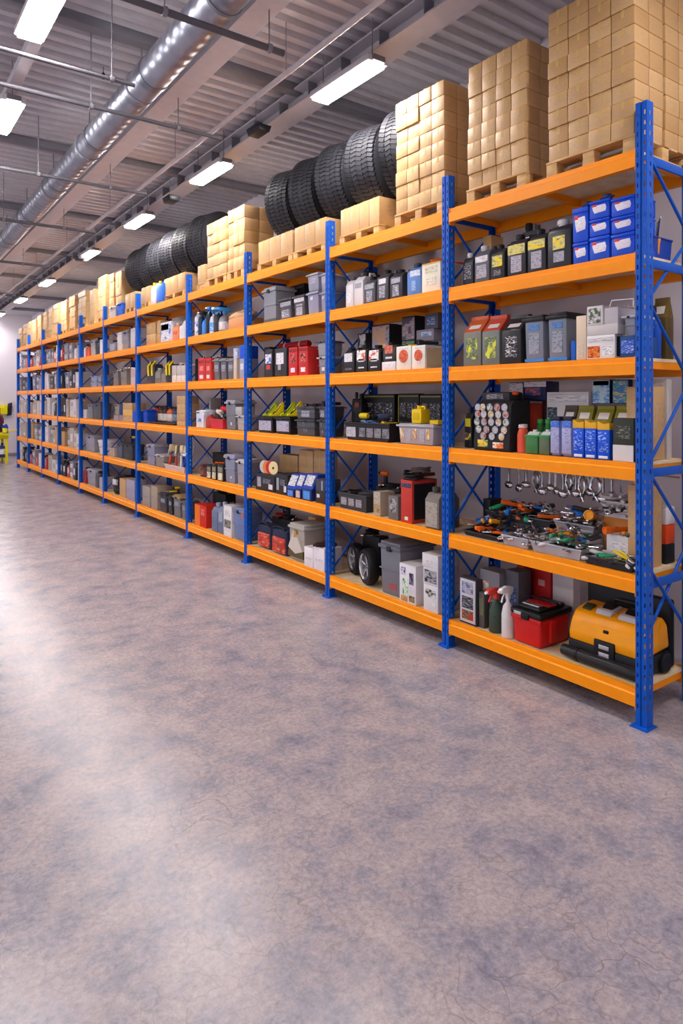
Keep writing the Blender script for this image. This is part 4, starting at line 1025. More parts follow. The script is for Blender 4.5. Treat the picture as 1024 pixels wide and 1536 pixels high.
def hardcase(r, w, d, h):
    k = M('1b1b1f', .4)
    part(MB().box(0, d, -w / 2, w / 2, 0, h, .015), 'shell', k, r)
    part(MB().box(-.006, .01, -w * .46, w * .46, h * .5, h * .54, .003), 'seam_strip', k, r)
    part(MB().tube([(-.01, -w * .2, h * .8), (-.025, -w * .18, h * .84), (-.025, w * .1, h * .84), (-.01, w * .12, h * .8)], .008, 8), 'handle', M('3c3c42', .35), r)
plr(1, 0, .385, YN, .5, .05, .36, hardcase, 'hard_case', 'black hard case upright behind yellow case', 'case')
# ================================================================ bay 2
it(2, 4, 'd', 184, 240, 165, .05, .18, canister, 'fluid_canister', 'white canister, left of the pair', 'canister', c='d4d2d6', cap='55565c', labs=[(0, .3, .6, .3, TW)])
it(2, 4, 'd', 244, 312, 135, .05, .2, canister, 'fluid_canister', 'white canister, right of the pair', 'canister', c='d4d2d6', cap='55565c', labs=[(0, .6, .7, .14, T1)])
it(2, 4, 'd', 318, 402, 165, .05, .18, canister, 'fluid_canister', 'dark grey canister with pale label', 'canister', c='4c4d55', labs=[(0, .62, .8, .18, T1), (0, .28, .5, .4, TGR)])
it(2, 4, 'd', 411, 498, 115, .05, .22, canister, 'fluid_canister', 'dark grey canister with open grip', 'canister', c='45464d', labs=[(0, .62, .6, .16, TW), (0, .3, .5, .36, TGR)])
it(2, 4, 'd', 507, 600, 110, .05, .22, canister, 'fluid_canister', 'charcoal canister with tall spout', 'canister', c='3a3b41', labs=[(0, .6, .7, .16, T1), (0, .28, .5, .36, TGR)])
it(2, 4, 'd', 632, 738, 66, .05, .2, canister, 'fluid_canister', 'pale blue canister with white label', 'canister', c='5b84c4', cap='2c3850', labs=[(-.1, .66, .7, .18, PRT('dfe4f0', '6888c0')), (0, .3, .3, .3, PRT('8aa8d8', '5b84c4'))])
o = it(2, 4, 'd', 743, 880, 70, .05, .2, pbox, 'product_box', 'cream box with small green picture', 'box', c='e8e0cc', labs=[(0, .78, .66, .2, PRT('dcd8c0', '6a7848')), (0, .38, .5, .24, PRT('e8e0cc', '8c8478')), (.0, .98, 1, .04, M('d8b040'))])
ontop(o, 'cable_coil', 'e8691a', 'orange cable coil on cream box', 'cable', .8, .4, .4, .1); ontop(o, 'pliers', 'd8382c', 'red pliers on cream box', 'pliers', .9, 1.2, .75, -.2)
it(2, 4, 'd', 130, 205, 130, .3, .14, tub, 'storage_tub', 'black tub behind the white canisters', 'tub', c='26262b')
# fourth shelf
it(2, 3, 'd', 165, 248, 690, .04, .16, canister, 'fluid_canister', 'black canister with white label', 'canister', c='29292e', labs=[(0, .6, .7, .34, TW), (0, .15, .6, .08, TDK)])
for xl, xr, n in ((258, 342, 'left'), (346, 440, 'right')):
    it(2, 3, 'd', xl, xr, 668, .03, .2, canister, 'fluid_canister', 'black canister, torn white label, %s' % n, 'canister', c='26262b', handle=False, labs=[(0, .6, .74, .38, TWR), (0, .42, .5, .1, TW), (0, .16, .5, .05, TW)])
o = it(2, 3, 'd', 450, 550, 795, .03, .16, pbox, 'product_box', 'small white box under dark jar', 'box', c='dcd6d8', labs=[(0, .5, .7, .5, TW)])
it(2, 3, 'd', 455, 550, 650, .03, .15, canister, 'fluid_canister', 'dark jar with red wedge label', 'jar', on=o, c='3a3634', handle=False, labs=[(0, .62, .6, .4, PRT('c0442c', 'e0b8a0')), (0, .2, .5, .1, TW)])
for xl, xr, yt, n in ((556, 665, 682, 'left'), (670, 768, 676, 'right')):
    o = it(2, 3, 'd', xl, xr, yt, .03, .18, pbox, 'product_box', 'white box with red oval, %s' % n, 'box', c='e4ded2', side=M('cdbb92'), labs=[(0, .92, .6, .06, TW), (0, .32, .24, .26, PRT('e4ded2', '8c8c98'))])
    w, d, h = SIZE[o.name]
    part(MB().lathe([(0, -.003), (w * .3, -.003), (w * .3, .002), (0, .002)], 20, (0, 0, h * .58), 'x'), 'red_oval', PRT('c8482a', 'd8885c'), o)
    if n == 'left': ontop(o, 'knife', 'f0a01c', 'amber knife on white oval box', 'knife', .9, .5)
    else: ontop(o, 'torch', '2c2c32', 'black torch on white oval box', 'torch', .95, 1.3)
it(2, 3, 'd', 205, 300, 588, .27, .14, pbox, 'product_box', 'black and white patterned box, back left', 'box', c='37363c', labs=[(0, .5, .96, .96, PRT('c8c4c8', '2a2a30', '2a2a30', .7))])
it(2, 3, 'd', 378, 508, 525, .26, .16, pbox, 'product_box', 'box with purple picture, back middle', 'box', c='2b292e', labs=[(0, .5, .96, .96, PRT('a49cac', '544c6c', 'c89c7c'))])
it(2, 3, 'd', 596, 694, 432, .26, .16, pbox, 'product_box', 'tall dark box with green picture', 'box', c='22242c', labs=[(0, .78, .94, .4, PRT('8c7c88', 'c8a0a0', '4c4858')), (0, .4, .94, .3, PRT('2c4434', '8cb090', '3f7c40')), (0, .12, .94, .2, PRT('4c4c3c', '8c8a70'))])
oa = it(2, 3, 'd', 722, 830, 640, .27, .14, tub, 'storage_tub', 'pale blue tub at back right', 'tub', c='8cb4d8', lid='b8c8d8', labs=[(-.1, .8, .8, .3, TW)])
ob = it(2, 3, 'd', 702, 830, 560, .27, .14, pbox, 'product_box', 'grey box with blue flash on tub', 'box', on=oa, c='94909c', labs=[(-.1, .6, .6, .4, PRT('dce0ea', '3c68b8', '6f9ad0'))])
it(2, 3, 'd', 764, 860, 440, .27, .14, pbox, 'product_box', 'slate box topmost at back right', 'box', on=ob, c='5c5a66', labs=[(0, .5, .6, .5, PRT('3c5a98', 'c0c8d8'))])
# third shelf
def board(r, w, d, h, edge='b8b020'):
    part(MB().box(0, d, -w / 2, w / 2, 0, h, .004), 'board', M('131315', .45), r)
    part(MB().box(-.002, .003, -w * .48, w * .48, h * .93, h * .965), 'edge_line', M('6a6a30', .4), r)
    part(MB().box(-.002, .003, w * .46, w * .48, h * .1, h * .93), 'edge_line', M(edge, .4), r)
    labels(r, 0, w, h, [(.25, .66, .3, .3, PRT('1c1c20', 'a4a0aa', None, .8)), (-.1, .64, .28, .34, PRT('17171a', '8c8894', None, .8)), (-.36, .6, .18, .4, PRT('1c1c20', 'b0acb4', None, .8)), (.0, .3, .8, .22, PRT('19191c', '7c7884', '4a4838', .9))], 'tool_picture')
o = it(2, 2, 'e', 177, 510, 318, .03, .2, crate, 'open_crate', 'black open crate with gauge pictures', 'crate', c='1f1f23', labs=[(.36, .5, .22, .66, PRT('bab8c0', '8c8a94'))] + [(.1 - .17 * k, .48, .14, .56, PRT('8c8a92', '2a2a30', '5c5a62')) for k in range(4)])
w, d, h = SIZE[o.name]
for i, (k, c, n) in enumerate((('drill', 'e8c81c', 'yellow'), ('glove', '6f94c8', 'light blue'), ('glove', '4a78c0', 'blue'), ('drill', '4a5a7a', 'slate'), ('torch', 'e8c81c', 'yellow'))):
    toolat(k, c, (o.location.x + d * .5, o.location.y + w * (.3 - .15 * i), o.location.z + h - (.075 if k == 'drill' else .02)), (.3 if k == 'glove' else 0, .1 * i, .4 * i), '%s %s in black crate' % (n, k), k, 2, 2, .85, 'tools in the black crate')
def bd(xl, xr, yt, n, **k): return it(2, 2, 'e', xl, xr, yt, .28, .06, board, 'tool_board', n, 'display board', 'black display boards', **k)
bd(255, 545, 104, 'wide black display board of tools, left'); bd(568, 722, 100, 'narrow black display board, middle'); bd(728, 885, 104, 'black display board, right', edge='55554a')
o = it(2, 2, 'e', 552, 830, 322, .03, .2, tub, 'storage_tub', 'clear grey tub with three tag pictures', 'tub', c='a49ea6', lid='b8b2b8', latch=False, band=False,
       labs=[(.37 - .35 * k, .52, .1, .5, PRT('d8a868', '4a4038', 'e8d8c0')) for k in range(3)] + [(.19 - .36 * k, .45, .13, .6, PRT('b4aeb6', '7c767e')) for k in range(2)])
def jerry(r, w, d, h):
    y = M('ecc80c', .35)
    part(MB().box(0, d, -w / 2, w / 2, 0, h * .82, .012), 'body', y, r)
    part(MB().lathe([(.016, h * .8), (.016, h), (0, h)], 12, (d * .5, w * .15, 0)), 'spout', y, r)
    part(MB().tube([(d * .5, -w * .05, h * .82), (d * .5, -w * .1, h * .93), (d * .5, -w * .4, h * .93), (d * .5, -w * .44, h * .8)], .008, 8), 'handle', y, r)
    part(MB().box(-.002, .003, -w * .3, w * .3, h * .2, h * .6, .001), 'relief_panel', M('d8b408', .4), r)
it(2, 2, 'e', 664, 738, 188, .06, .09, jerry, 'jerrycan', 'yellow jerrycan on grey tub', 'jerrycan', on=o)
it(2, 2, 'e', 800, 862, 296, .06, .12, pbox, 'flat_pack', 'flat yellow pack on grey tub', 'pack', on=o, c='e0bc18')
it(2, 2, 'e', 122, 245, 90, .2, .16, canister, 'fluid_canister', 'large black canister behind the upright', 'canister', c='1a1a1e', labs=[(-.1, .72, .4, .1, M('8c3a2c'))])
# second shelf
o = it(2, 1, 'e', 128, 340, 838, .04, .24, crate, 'open_crate', 'dark open crate with oval labels', 'crate', c='3a3a3e', labs=[(.3 - .26 * k, .52, .2, .55, PRT('a8a4a8', '4c4a50', '8c8890')) for k in range(3)])
w, d, h = SIZE[o.name]
for i, (k, c, n) in enumerate((('cable_coil', '1b1b1e', 'black'), ('hammer', '2c2c32', 'black'), ('cable_coil', '55545c', 'grey'), ('clamp', '2c2c32', 'black'))):
    toolat(k, c, (o.location.x + d * .5, o.location.y + w * (.3 - .2 * i), o.location.z + h - .03), (.1, .1, .7 * i), '%s %s in dark crate' % (n, k.replace('_', ' ')), k.split('_')[0], 2, 1, 1.)
it(2, 1, 'e', 388, 440, 820, .04, .14, pbox, 'product_box', 'narrow beige printed box', 'box', c='b8aa98', labs=[(0, .75, .8, .4, PRT('c0b4a4', '8c7c68')), (0, .3, .8, .34, PRT('b0a070', '4c4a40', '8c4a34'))])
it(2, 1, 'e', 450, 492, 830, .1, .14, pbox, 'product_box', 'dark box between printed boxes', 'box', c='2b2d38', labs=[(0, .3, .6, .2, TGR)])
it(2, 1, 'e', 497, 570, 850, .03, .16, pbox, 'product_box', 'grey box with silver pump picture', 'box', c='6f6b68', labs=[(0, .6, .7, .6, PRT('8c8886', 'c8c4c4', '4c4a4c'))])
o = it(2, 1, 'e', 590, 672, 735, .03, .24, pbox, 'tall_box', 'tall red box with dark side', 'box', c='c43a30', side=M('1d1c20'), labs=[(0, .88, .84, .1, PRT('2c2c3c', '6c7cb0')), (.0, .1, .3, .08, M('e8d8d0'))])
ontop(o, 'cable_coil', '1b1b1e', 'black cable coil on tall red box', 'cable', 1.15, .3, .3); 
w, d, h = SIZE[o.name]; toolat('cable_coil', '6a5c5a', (o.location.x + .14, o.location.y, o.location.z + h + .046), (0, .1, 1.1), 'grey brown cable coil heaped on red box', 'cable', 2, 1, 1.05)
toolat('torch', '7c3c24', (o.location.x + .2, o.location.y + .02, o.location.z + h + .002), (0, 0, 1.5), 'rust red torch on tall red box', 'torch', 2, 1, 1.)
it(2, 1, 'e', 690, 745, 860, .12, .14, pbox, 'product_box', 'dark box with round clock print', 'box', c='26241f', labs=[(0, .5, .8, .8, PRT('26241f', 'c8c0a8', '8c7c30'))])
it(2, 1, 'e', 762, 868, 790, .02, .2, canister, 'fluid_canister', 'grey brown canister with shirt shaped label', 'canister', c='7a726c', cap='4c4844', labs=[(0, .34, .8, .6, PRT('a89e94', '8c8278'))])
it(2, 1, 'e', 400, 580, 790, .25, .15, pbox, 'plain_box', 'dark box holding orange tools', 'box', c='2b2b30')
pb = PLACED[-1][0]
for i, (k, c, n) in enumerate((('drill', 'e8691a', 'orange'), ('clamp', 'e8691a', 'orange'), ('cable_coil', '1b1b1e', 'black'), ('pliers', 'e8691a', 'orange'))):
    ontop(pb, k, c, '%s %s on rear dark box' % (n, k.replace('_', ' ')), k.split('_')[0], .7 if k == 'drill' else .9, .8 * i, .4, .3 - .2 * i)
# bottom shelf
def wheel(r, w, d, h):
    R = h / 2; W = d
    part(MB().lathe([(R * .68, .004), (R * .74, 0), (R * .93, .004), (R, .02), (R, W - .02), (R * .93, W - .004), (R * .74, W), (R * .68, W - .004)], 36, (0, 0, R), 'x', cap=False), 'tyre', M('121215', .5), r)
    part(MB().lathe([(R * .6, W * .6), (R * .66, .006), (R * .72, .0), (R * .72, W * .9), (R * .6, W * .6)], 36, (0, 0, R), 'x'), 'rim', M('c8c8cc', .22, .9), r)
    part(MB().lathe([(0, .02), (R * .14, .018), (R * .15, .05), (0, .05)], 16, (0, 0, R), 'x'), 'hub', M('b8b8bc', .25, .9), r)
    for k in range(5):
        a = 2 * PI * k / 5 + .3
        part(MB().tube([(.03, math.cos(a) * R * .1, R + math.sin(a) * R * .1), (.018, math.cos(a) * R * .69, R + math.sin(a) * R * .69)], [.011, .007], 6), 'spoke', M('b8b8bc', .25, .9), r)
    part(MB().lathe([(0, W * .75), (R * .62, W * .75), (R * .62, W * .8), (0, W * .8)], 24, (0, 0, R), 'x'), 'brake_disc', M('17171a', .4), r)
ox, oy, s = REG['f']
for (u, v0, v1, n, xo) in ((228, 268, 545, 'left', .17), (318, 310, 598, 'right', .06)):
    X = RX + xo; y = yat(ox + u * s, X); h = zat(oy + v0 * s, X, y) - LEV[0]
    r = root('wheel', (X, y, LEV[0] + .001), -.3); wheel(r, h, .085, h); SIZE[r.name] = (h, .085, h); BOXES.setdefault((2, 0), []).append((X - .04, X + .12, y - h * .55, y + h * .55, LEV[0], LEV[0] + h))
    reg(r, 'small wheel with black tyre and silver spokes, %s' % n, 'wheel', 2, 0, 'small spoked wheels')
it(2, 0, 'f', 420, 585, 265, .03, .36, tub, 'storage_tub', 'large grey lidded tub, red mark', 'tub', c='74757e', lid='686972', labs=[(-.1, .17, .34, .12, PRT('8a5a60', 'd83c30'))])
def jug_box(r, w, d, h):
    pbox(r, w, d, h, c='dcd8dc', labs=[(.26, .82, .3, .2, PRT('d8d0e0', '5a4a90', '4a3a80')), (-.24, .66, .26, .3, PRT('5c5470', 'b0a8c0', '2f2a4c')), (.14, .4, .3, .44, PRT('dce8d8', '3f9a48', '2c8c3c')), (.2, .1, .4, .14, PRT('c89058', '8c4a20', 'd8a860')), (-.26, .14, .32, .16, PRT('7a6a40', 'd8a848', '3c3c2c'))])
it(2, 0, 'f', 562, 700, 425, .02, .2, jug_box, 'product_box', 'white box, green plant and purple pictures', 'box')
o1 = it(2, 0, 'f', 755, 862, 580, .02, .2, pbox, 'product_box', 'white box, bottom of stack of three', 'box', c='d8d4d6', labs=[(0, .7, .7, .3, PRT('d8d4d6', '4c5a40', '3c4434')), (-.2, .3, .3, .2, TW)])
o2 = it(2, 0, 'f', 752, 862, 448, .02, .2, pbox, 'product_box', 'white box, dark picture, middle of stack', 'box', on=o1, c='d0ccd0', labs=[(0, .5, .8, .7, PRT('a8a6ac', '3c3c44', '2c2c34'))])
it(2, 0, 'f', 745, 862, 352, .02, .2, pbox, 'product_box', 'white box, top of stack of three', 'box', on=o2, c='dcd8da', labs=[(0, .4, .7, .3, TW)])
it(2, 0, 'f', 200, 400, 215, .32, .1, pbox, 'plain_box', 'black box behind the wheels', 'box', c='17171a')
pb = PLACED[-1][0]
ontop(pb, 'cable_coil', '1b1b1e', 'black cable coil behind wheels', 'cable', .9, 0, .5, .2); ontop(pb, 'wrench', 'c8c4c8', 'chrome wrench behind wheels', 'wrench', 1.1, .9, .3, -.1)
# ================================================================ bay 3
it(3, 4, 'g', 232, 385, 370, .04, .24, tub, 'storage_tub', 'grey lidded tub with dark base', 'tub', c='878a94', lid='9c9fa8', labs=[(0, .06, .9, .1, M('4a4c55'))])
a1 = it(3, 4, 'g', 412, 555, 490, .04, .24, tub, 'storage_tub', 'charcoal tub with pale print, left', 'tub', c='4a4b53', lid='3a3b42', latch=False, labs=[(0, .72, .8, .2, T1), (0, .3, .6, .4, TGR)])
a2 = it(3, 4, 'g', 566, 700, 455, .04, .24, tub, 'storage_tub', 'charcoal tub with pale print, right', 'tub', c='4a4b53', lid='3a3b42', latch=False, labs=[(0, .78, .8, .2, TW), (0, .34, .5, .5, T1)])
it(3, 4, 'g', 470, 700, 350, .32, .11, tub, 'storage_tub', 'black tub standing behind charcoal tubs', 'tub', c='1c1c20')
for xl, xr, n in ((716, 852, 'left'), (862, 945, 'right')):
    o = it(3, 4, 'g', xl, xr, 415, .04, .24, tub, 'storage_tub', 'lilac grey tub, lower %s of four' % n, 'tub', 'stacked lilac grey tubs', c='8b8ba4', lid='8f90a4', latch=False, band=False, labs=[(.1, .7, .2, .14, M('d8d8e4'))])
    it(3, 4, 'g', xl, xr, 215, .04, .24, tub, 'storage_tub', 'lilac grey tub, upper %s of four' % n, 'tub', 'stacked lilac grey tubs', on=o, c='9c9cae', lid='b4b4c0', latch=False, band=False, labs=[(0, .6, .5, .4, PRT('b4b2c0', '7c7a8c'))])
it(3, 4, 'g', 165, 225, 445, .25, .16, pbox, 'plain_box', 'olive brown box in the far corner', 'box', c='3a352c')
it(3, 3, 'h', 268, 352, 178, .04, .22, pbox, 'product_box', 'black box, white label and red dot', 'box', c='333439', labs=[(0, .66, .8, .34, TWB), (0, .36, .5, .16, M('c83a48'))])
it(3, 3, 'h', 380, 508, 165, .04, .24, pbox, 'product_box', 'wider black box with white label', 'box', c='35363b', labs=[(.05, .64, .64, .4, TW), (.1, .34, .24, .2, T1)])
for xl, xr, yt, n in ((532, 624, 158, 'narrow'), (642, 740, 148, 'wide')):
    o = it(3, 3, 'h', xl, xr, yt, .03, .24, pbox, 'product_box', '%s red box with white tag' % n, 'box', c='c42c2c', labs=[(0, .9, .9, .1, M('8c1c1e')), (0, .62, .6, .3, PRT('b82828', 'e0a8a0', '3c1c1c')), (0, .2, .5, .16, TW)])
def drum(r, w, d, h):
    R = min(h, d) / 2.08
    part(MB().lathe([(R * .8, -w / 2), (R, -w * .46), (R, w * .46), (R * .8, w / 2)], 20, (R, 0, R), 'y'), 'duffel_body', M('b01c22', .5), r)
    for f in (-.25, .25): part(MB().lathe([(R * 1.0, -.012), (R * 1.03, -.012), (R * 1.03, .012), (R, .012)], 20, (R, f * w, R), 'y'), 'strap', M('d8b8b0', .6), r)
sb = it(3, 3, 'h', 400, 760, 170, .3, .13, pbox, 'plain_box', 'dark box under the red roll', 'box', c='26262b')
it(3, 3, 'h', 400, 730, 90, .3, .12, drum, 'rolled_bag', 'rolled red bag lying behind boxes', 'bag', on=sb)
o = it(3, 3, 'h', 836, 935, 250, .05, .2, tub, 'storage_tub', 'grey tub below another, right end', 'tub', c='83848e', lid='b8b8c0', labs=[(-.1, .3, .3, .2, TW)])
it(3, 3, 'h', 825, 935, 80, .05, .2, tub, 'storage_tub', 'pale tub stacked on grey tub', 'tub', on=o, c='98989f', lid='55565e')
it(3, 3, 'h', 155, 255, 155, .18, .18, pbox, 'plain_box', 'black box with spanner, far corner', 'box', c='1a1a1e', labs=[(-.2, .5, .3, .4, PRT('1a1a1e', 'a8a8ac'))])
for xl, xr, n in ((170, 350, 'left'), (362, 545, 'right')):
    o = it(3, 2, 'h', xl, xr, 915, .03, .2, tub, 'storage_tub', 'black tub with big white label, %s' % n, 'tub', c='202024', lid='1a1a1e', labs=[(0, .45, .74, .6, PRT('b4b2c4', '6c6a90'))], band=False)
    for j, (q, fy) in enumerate((('far', .2), ('near', -.2))):
        w, d, h = SIZE[o.name]
        toolat('wedge', 'ecd414' if j else 'b8cc1c', (o.location.x + d * .5, o.location.y + w * fy, o.location.z + h + .002), (0, 0, -.35), '%s wedge on %s black tub, %s' % ('yellow' if j else 'lime', n, q), 'wedge', 3, 2, .78, 'wedges standing on the black tubs')
for xl, xr, n in ((592, 812, 'left'), (838, 935, 'right')):
    o = it(3, 2, 'i', xl, xr, -10, .03, .22, tub, 'storage_tub', 'dark grey tub, lower %s' % n, 'tub', c='4a4a50', lid='3c3c42', labs=[(.1, .7, .2, .2, TDK), (.0, .3, .2, .2, TDK)])
    o2 = it(3, 2, 'h', xl, xr, 805, .03, .22, tub, 'storage_tub', 'dark grey tub, upper %s' % n, 'tub', on=o, c='55555c', lid='4c4c54', labs=[(0, .4, .4, .5, T1)])
    ontop(o2, 'clamp' if n == 'left' else 'torch', '2c2c32', 'black %s on upper %s tub' % ('clamp' if n == 'left' else 'torch', n), 'tool', 1., 1.4)
it(3, 2, 'h', 160, 330, 640, .235, .19, drum, 'rolled_bag', 'rolled maroon bag behind wedges', 'bag', hmax=.2)
# second shelf
for xl, xr, n in ((168, 378, 'left'), (388, 520, 'right')):
    o = it(3, 1, 'i', xl, xr, 600, .04, .24, pbox, 'product_box', 'black box with white pictures, %s' % n, 'box', c='2a2a2f', labs=[(.3, .5, .2, .6, T1), (-.1, .6, .4, .3, TDK), (-.3, .3, .2, .3, TW)])
    if n == 'left':
        w, d, h = SIZE[o.name]
        for k, (c, nn) in enumerate((('c8c4c8', 'silver'), ('e88a3c', 'orange'), ('c83040', 'red'), ('f0d8a0', 'cream'))):
            rr = root('sanding_disc', (o.location.x + .05, o.location.y + w * (.28 - .16 * k), o.location.z + h + .002), .25)
            part(MB().lathe([(0, 0), (.062, 0), (.062, .008), (0, .008)], 24, (0, 0, .0625), 'x'), 'disc', M(c, .6), rr)
            part(MB().lathe([(0, -.002), (.012, -.002), (.012, .0), (0, .0)], 12, (0, 0, .0625), 'x'), 'hub', BLACK, rr)
            reg(rr, '%s disc standing on black box' % nn, 'disc', 3, 1, 'discs standing on the black box')
it(3, 1, 'i', 430, 630, 385, .3, .13, carton, 'carton', 'brown carton at the back, left', 'carton')
it(3, 1, 'i', 642, 800, 335, .3, .13, carton, 'carton', 'tall brown carton at the back, middle', 'carton')
it(3, 1, 'i', 806, 940, 335, .3, .13, carton, 'carton', 'tall brown carton at the back, right', 'carton')
for i, (xl, xr) in enumerate(((500, 590), (596, 664), (672, 780))):
    n = ('left', 'middle', 'right')[i]
    o = it(3, 1, 'i', xl, xr, 755, .03, .16, pbox, 'parts_bin', 'blue bin, lower %s of six' % n, 'bin', 'six blue bins', c='1b2f6c', labs=[(0, .45, .7, .7, (PRT('3c78d0', '9cc0f0'), PRT('d8c8b8', '8c4030'), PRT('3c88d8', '78b0e8'))[i])])
    def slope(r, w, d, h):
        part(MB().prism([(.0, .0), (.06, h), (d, h), (d, 0)], -w / 2, w / 2, 'y', .004), 'bin_body', M('1d44b0', .4), r)
        part(MB().prism([(.0085, h * .2), (.05, h * .9), (.046, h * .92), (.0045, h * .22)], -w * .4, w * .4, 'y'), 'white_card', PRT('d8d8dc', '6c6a74'), r)
    it(3, 1, 'i', xl + 10, xr + 12, 600, .03, .16, slope, 'parts_bin', 'blue bin with white card, upper %s of six' % n, 'bin', 'six blue bins', on=o)
o = it(3, 1, 'i', 826, 930, 785, .04, .16, pbox, 'product_box', 'dark brown box with white star', 'box', c='352a28', labs=[(.2, .6, .3, .3, TW)])
it(3, 1, 'i', 828, 930, 655, .04, .16, pbox, 'product_box', 'slate box with pale stripe', 'box', on=o, c='45464f', labs=[(-.2, .5, .1, .8, M('b8c0e0'))])
# bottom shelf
def pack(r, w, d, h, c='232a44'):
    part(MB().box(.01, d, -w / 2, w / 2, 0, h * .9, .02, .9, .95, 3), 'pack_body', M(c, .5), r)
    part(MB().box(0, .03, -w * .42, w * .42, h * .06, h * .6, .01), 'front_pocket', PRT('c8402c', 'e0a088', 'a83424', .6), r)
    part(MB().tube([(.03, w * .42, h * .5), (.012, w * .36, h * .93), (.02, 0, h * .99), (.012, -w * .36, h * .93), (.03, -w * .42, h * .5)], .01, 8), 'strap', M('1c2238', .5), r)
it(3, 0, 'j', 178, 325, 245, .05, .14, pack, 'tool_bag', 'navy bag with red front and strap', 'bag')
it(3, 0, 'j', 332, 500, 290, .04, .2, pack, 'tool_bag', 'navy bag with large orange red pocket', 'bag')
def mtub(r, w, d, h):
    tub(r, w, d, h, 'a39a90', 'b4b0ac', latch=False, band=False, tp=.97)
    part(MB().prism([(-w * .46, h * .1), (w * .46, h * .1), (w * .4, h * .36), (w * .12, h * .28), (-w * .1, h * .34), (-w * .42, h * .3)], -.002, .02, 'x'), 'earth_print', M('5c5034', .5), r)
    part(MB().prism([(-w * .42, h * .3), (0, h * .2), (w * .44, h * .34), (w * .1, h * .84), (-.02, h * .74)], -.0035, .018, 'x'), 'peak_print', M('d0c6bc', .5), r)
    part(MB().prism([(-w * .1, h * .66), (w * .1, h * .64), (w * .06, h * .85), (-w * .06, h * .82)], -.005, .016, 'x'), 'summit_print', M('b08c4c', .5), r)
it(3, 0, 'j', 518, 700, 268, .04, .28, mtub, 'storage_tub', 'beige tub with mountain picture', 'tub')
for xl, xr, n in ((702, 800, 'left'), (804, 925, 'right')):
    o = it(3, 0, 'j', xl, xr, 525, .015, .18, pbox, 'product_box', 'white box with small dark print, %s' % n, 'box', c='e2dade', labs=[(0, .46, .7, .12, PRT('e2dade', '3c3438'))])
ontop(o, 'glove', '3a1a1c', 'dark red glove on white box', 'glove', 1.1, 1.2, .4, .1)
it(3, 0, 'j', 200, 560, 210, .27, .15, pbox, 'plain_box', 'dark box behind the navy bags', 'box', c='26221f')
pb = PLACED[-1][0]
for i, (k, c, n) in enumerate((('cable_coil', 'a02c24', 'red'), ('drill', '2c2c32', 'black'), ('cable_coil', '1b1b1e', 'black'), ('pliers', 'b03030', 'dull red'))):
    ontop(pb, k, c, '%s %s behind navy bags' % (n, k.replace('_', ' ')), k.split('_')[0], .7 if k == 'drill' else .9, .8 * i, .4, .3 - .2 * i)
it(3, 0, 'j', 745, 825, 190, .32, .1, carton, 'carton', 'narrow brown carton behind beige tub', 'carton')
# ================================================================ bay 4
def bt(b, L, g, xl, xr, yt, c, cap, look, ins=.04, lab=None, **k): return it(b, L, g, xl, xr, yt, ins, .12, bottle, 'bottle', look, 'bottle', c=c, cap=cap, labs=[lab] if lab else (), **k)
bt(4, 4, 'k', 183, 230, 410, 'd8d4dc', '8c3a30', 'white bottle with red cap', lab=TWB)
bt(4, 4, 'k', 236, 278, 430, '24405c', '1a1a1e', 'dark teal bottle')
it(4, 4, 'k', 285, 335, 440, .04, .1, spray, 'spray_bottle', 'blue spray bottle, left', 'bottle', c='3c80d8', head='26262b')
bt(4, 4, 'k', 342, 388, 380, '2a2a30', '1a1a1e', 'black bottle between blue ones')
it(4, 4, 'k', 392, 440, 370, .04, .1, spray, 'spray_bottle', 'blue and white spray bottle', 'bottle', c='c8ccd8', head='3a8cd8', labs=[PRT('3a8cd8', 'c8d8f0')])
bt(4, 4, 'k', 446, 500, 400, '303138', '1a1a1e', 'charcoal bottle')
it(4, 4, 'k', 506, 588, 380, .04, .12, spray, 'spray_bottle', 'large grey bottle with blue shoulder', 'bottle', c='74747c', head='4a9ce0', labs=[PRT('c8c4c8', '8c8890')])
o = it(4, 4, 'k', 672, 900, 535, .03, .22, pbox, 'product_box', 'caramel box under the sack', 'box', c='c88a58')
it(4, 4, 'k', 600, 900, 400, .03, .22, sack, 'sack', 'pale tan sack slumped on caramel box', 'sack', on=o)
sk = PLACED[-1][0]
it(4, 4, 'k', 605, 668, 580, .02, .1, bottle, 'bottle', 'short grey brown bottle beside box', 'bottle', c='7a6c6c', cap='4c3c3a')
for xl, xr, n in ((250, 345, 'left'), (352, 432, 'right')):
    o = it(4, 3, 'k', xl, xr, 1095, .04, .2, pbox, 'product_box', 'red box with white tag, %s of pair' % n, 'box', c='cc3a34', labs=[(0, .84, .8, .12, M('a82824')), (0, .55, .5, .2, PRT('d86a60', 'f0d0c8')), (0, .18, .5, .16, TW)])
    ontop(o, 'clamp', '1b1b1e', 'black clamp on %s red box' % n, 'clamp', .8, 1.2)
for xl, xr, n in ((446, 535, 'left'), (542, 630, 'middle'), (638, 735, 'right')):
    o = it(4, 3, 'k', xl, xr, 1095, .04, .22, tub, 'storage_bin', 'grey bin with pale label, %s of three' % n, 'bin', c='66666e', lid='8c8c92', latch=False, labs=[(0, .55, .6, .3, T1)])
    ontop(o, ('cable_coil', 'torch', 'drill')[('left', 'middle', 'right').index(n)], '4a342c', 'brown tool on %s grey bin' % n, 'tool', .55, .9)
it(4, 3, 'k', 192, 242, 1105, .08, .16, pbox, 'plain_box', 'narrow black box', 'box', c='1b1b1f')
o = it(4, 3, 'k', 745, 790, 1095, .04, .16, pbox, 'product_box', 'narrow beige box', 'box', c='c8b8a8'); 
o2 = it(4, 3, 'k', 830, 895, 1100, .04, .16, pbox, 'product_box', 'lavender grey box', 'box', c='9c9cb4', labs=[(0, .6, .6, .3, TW)])
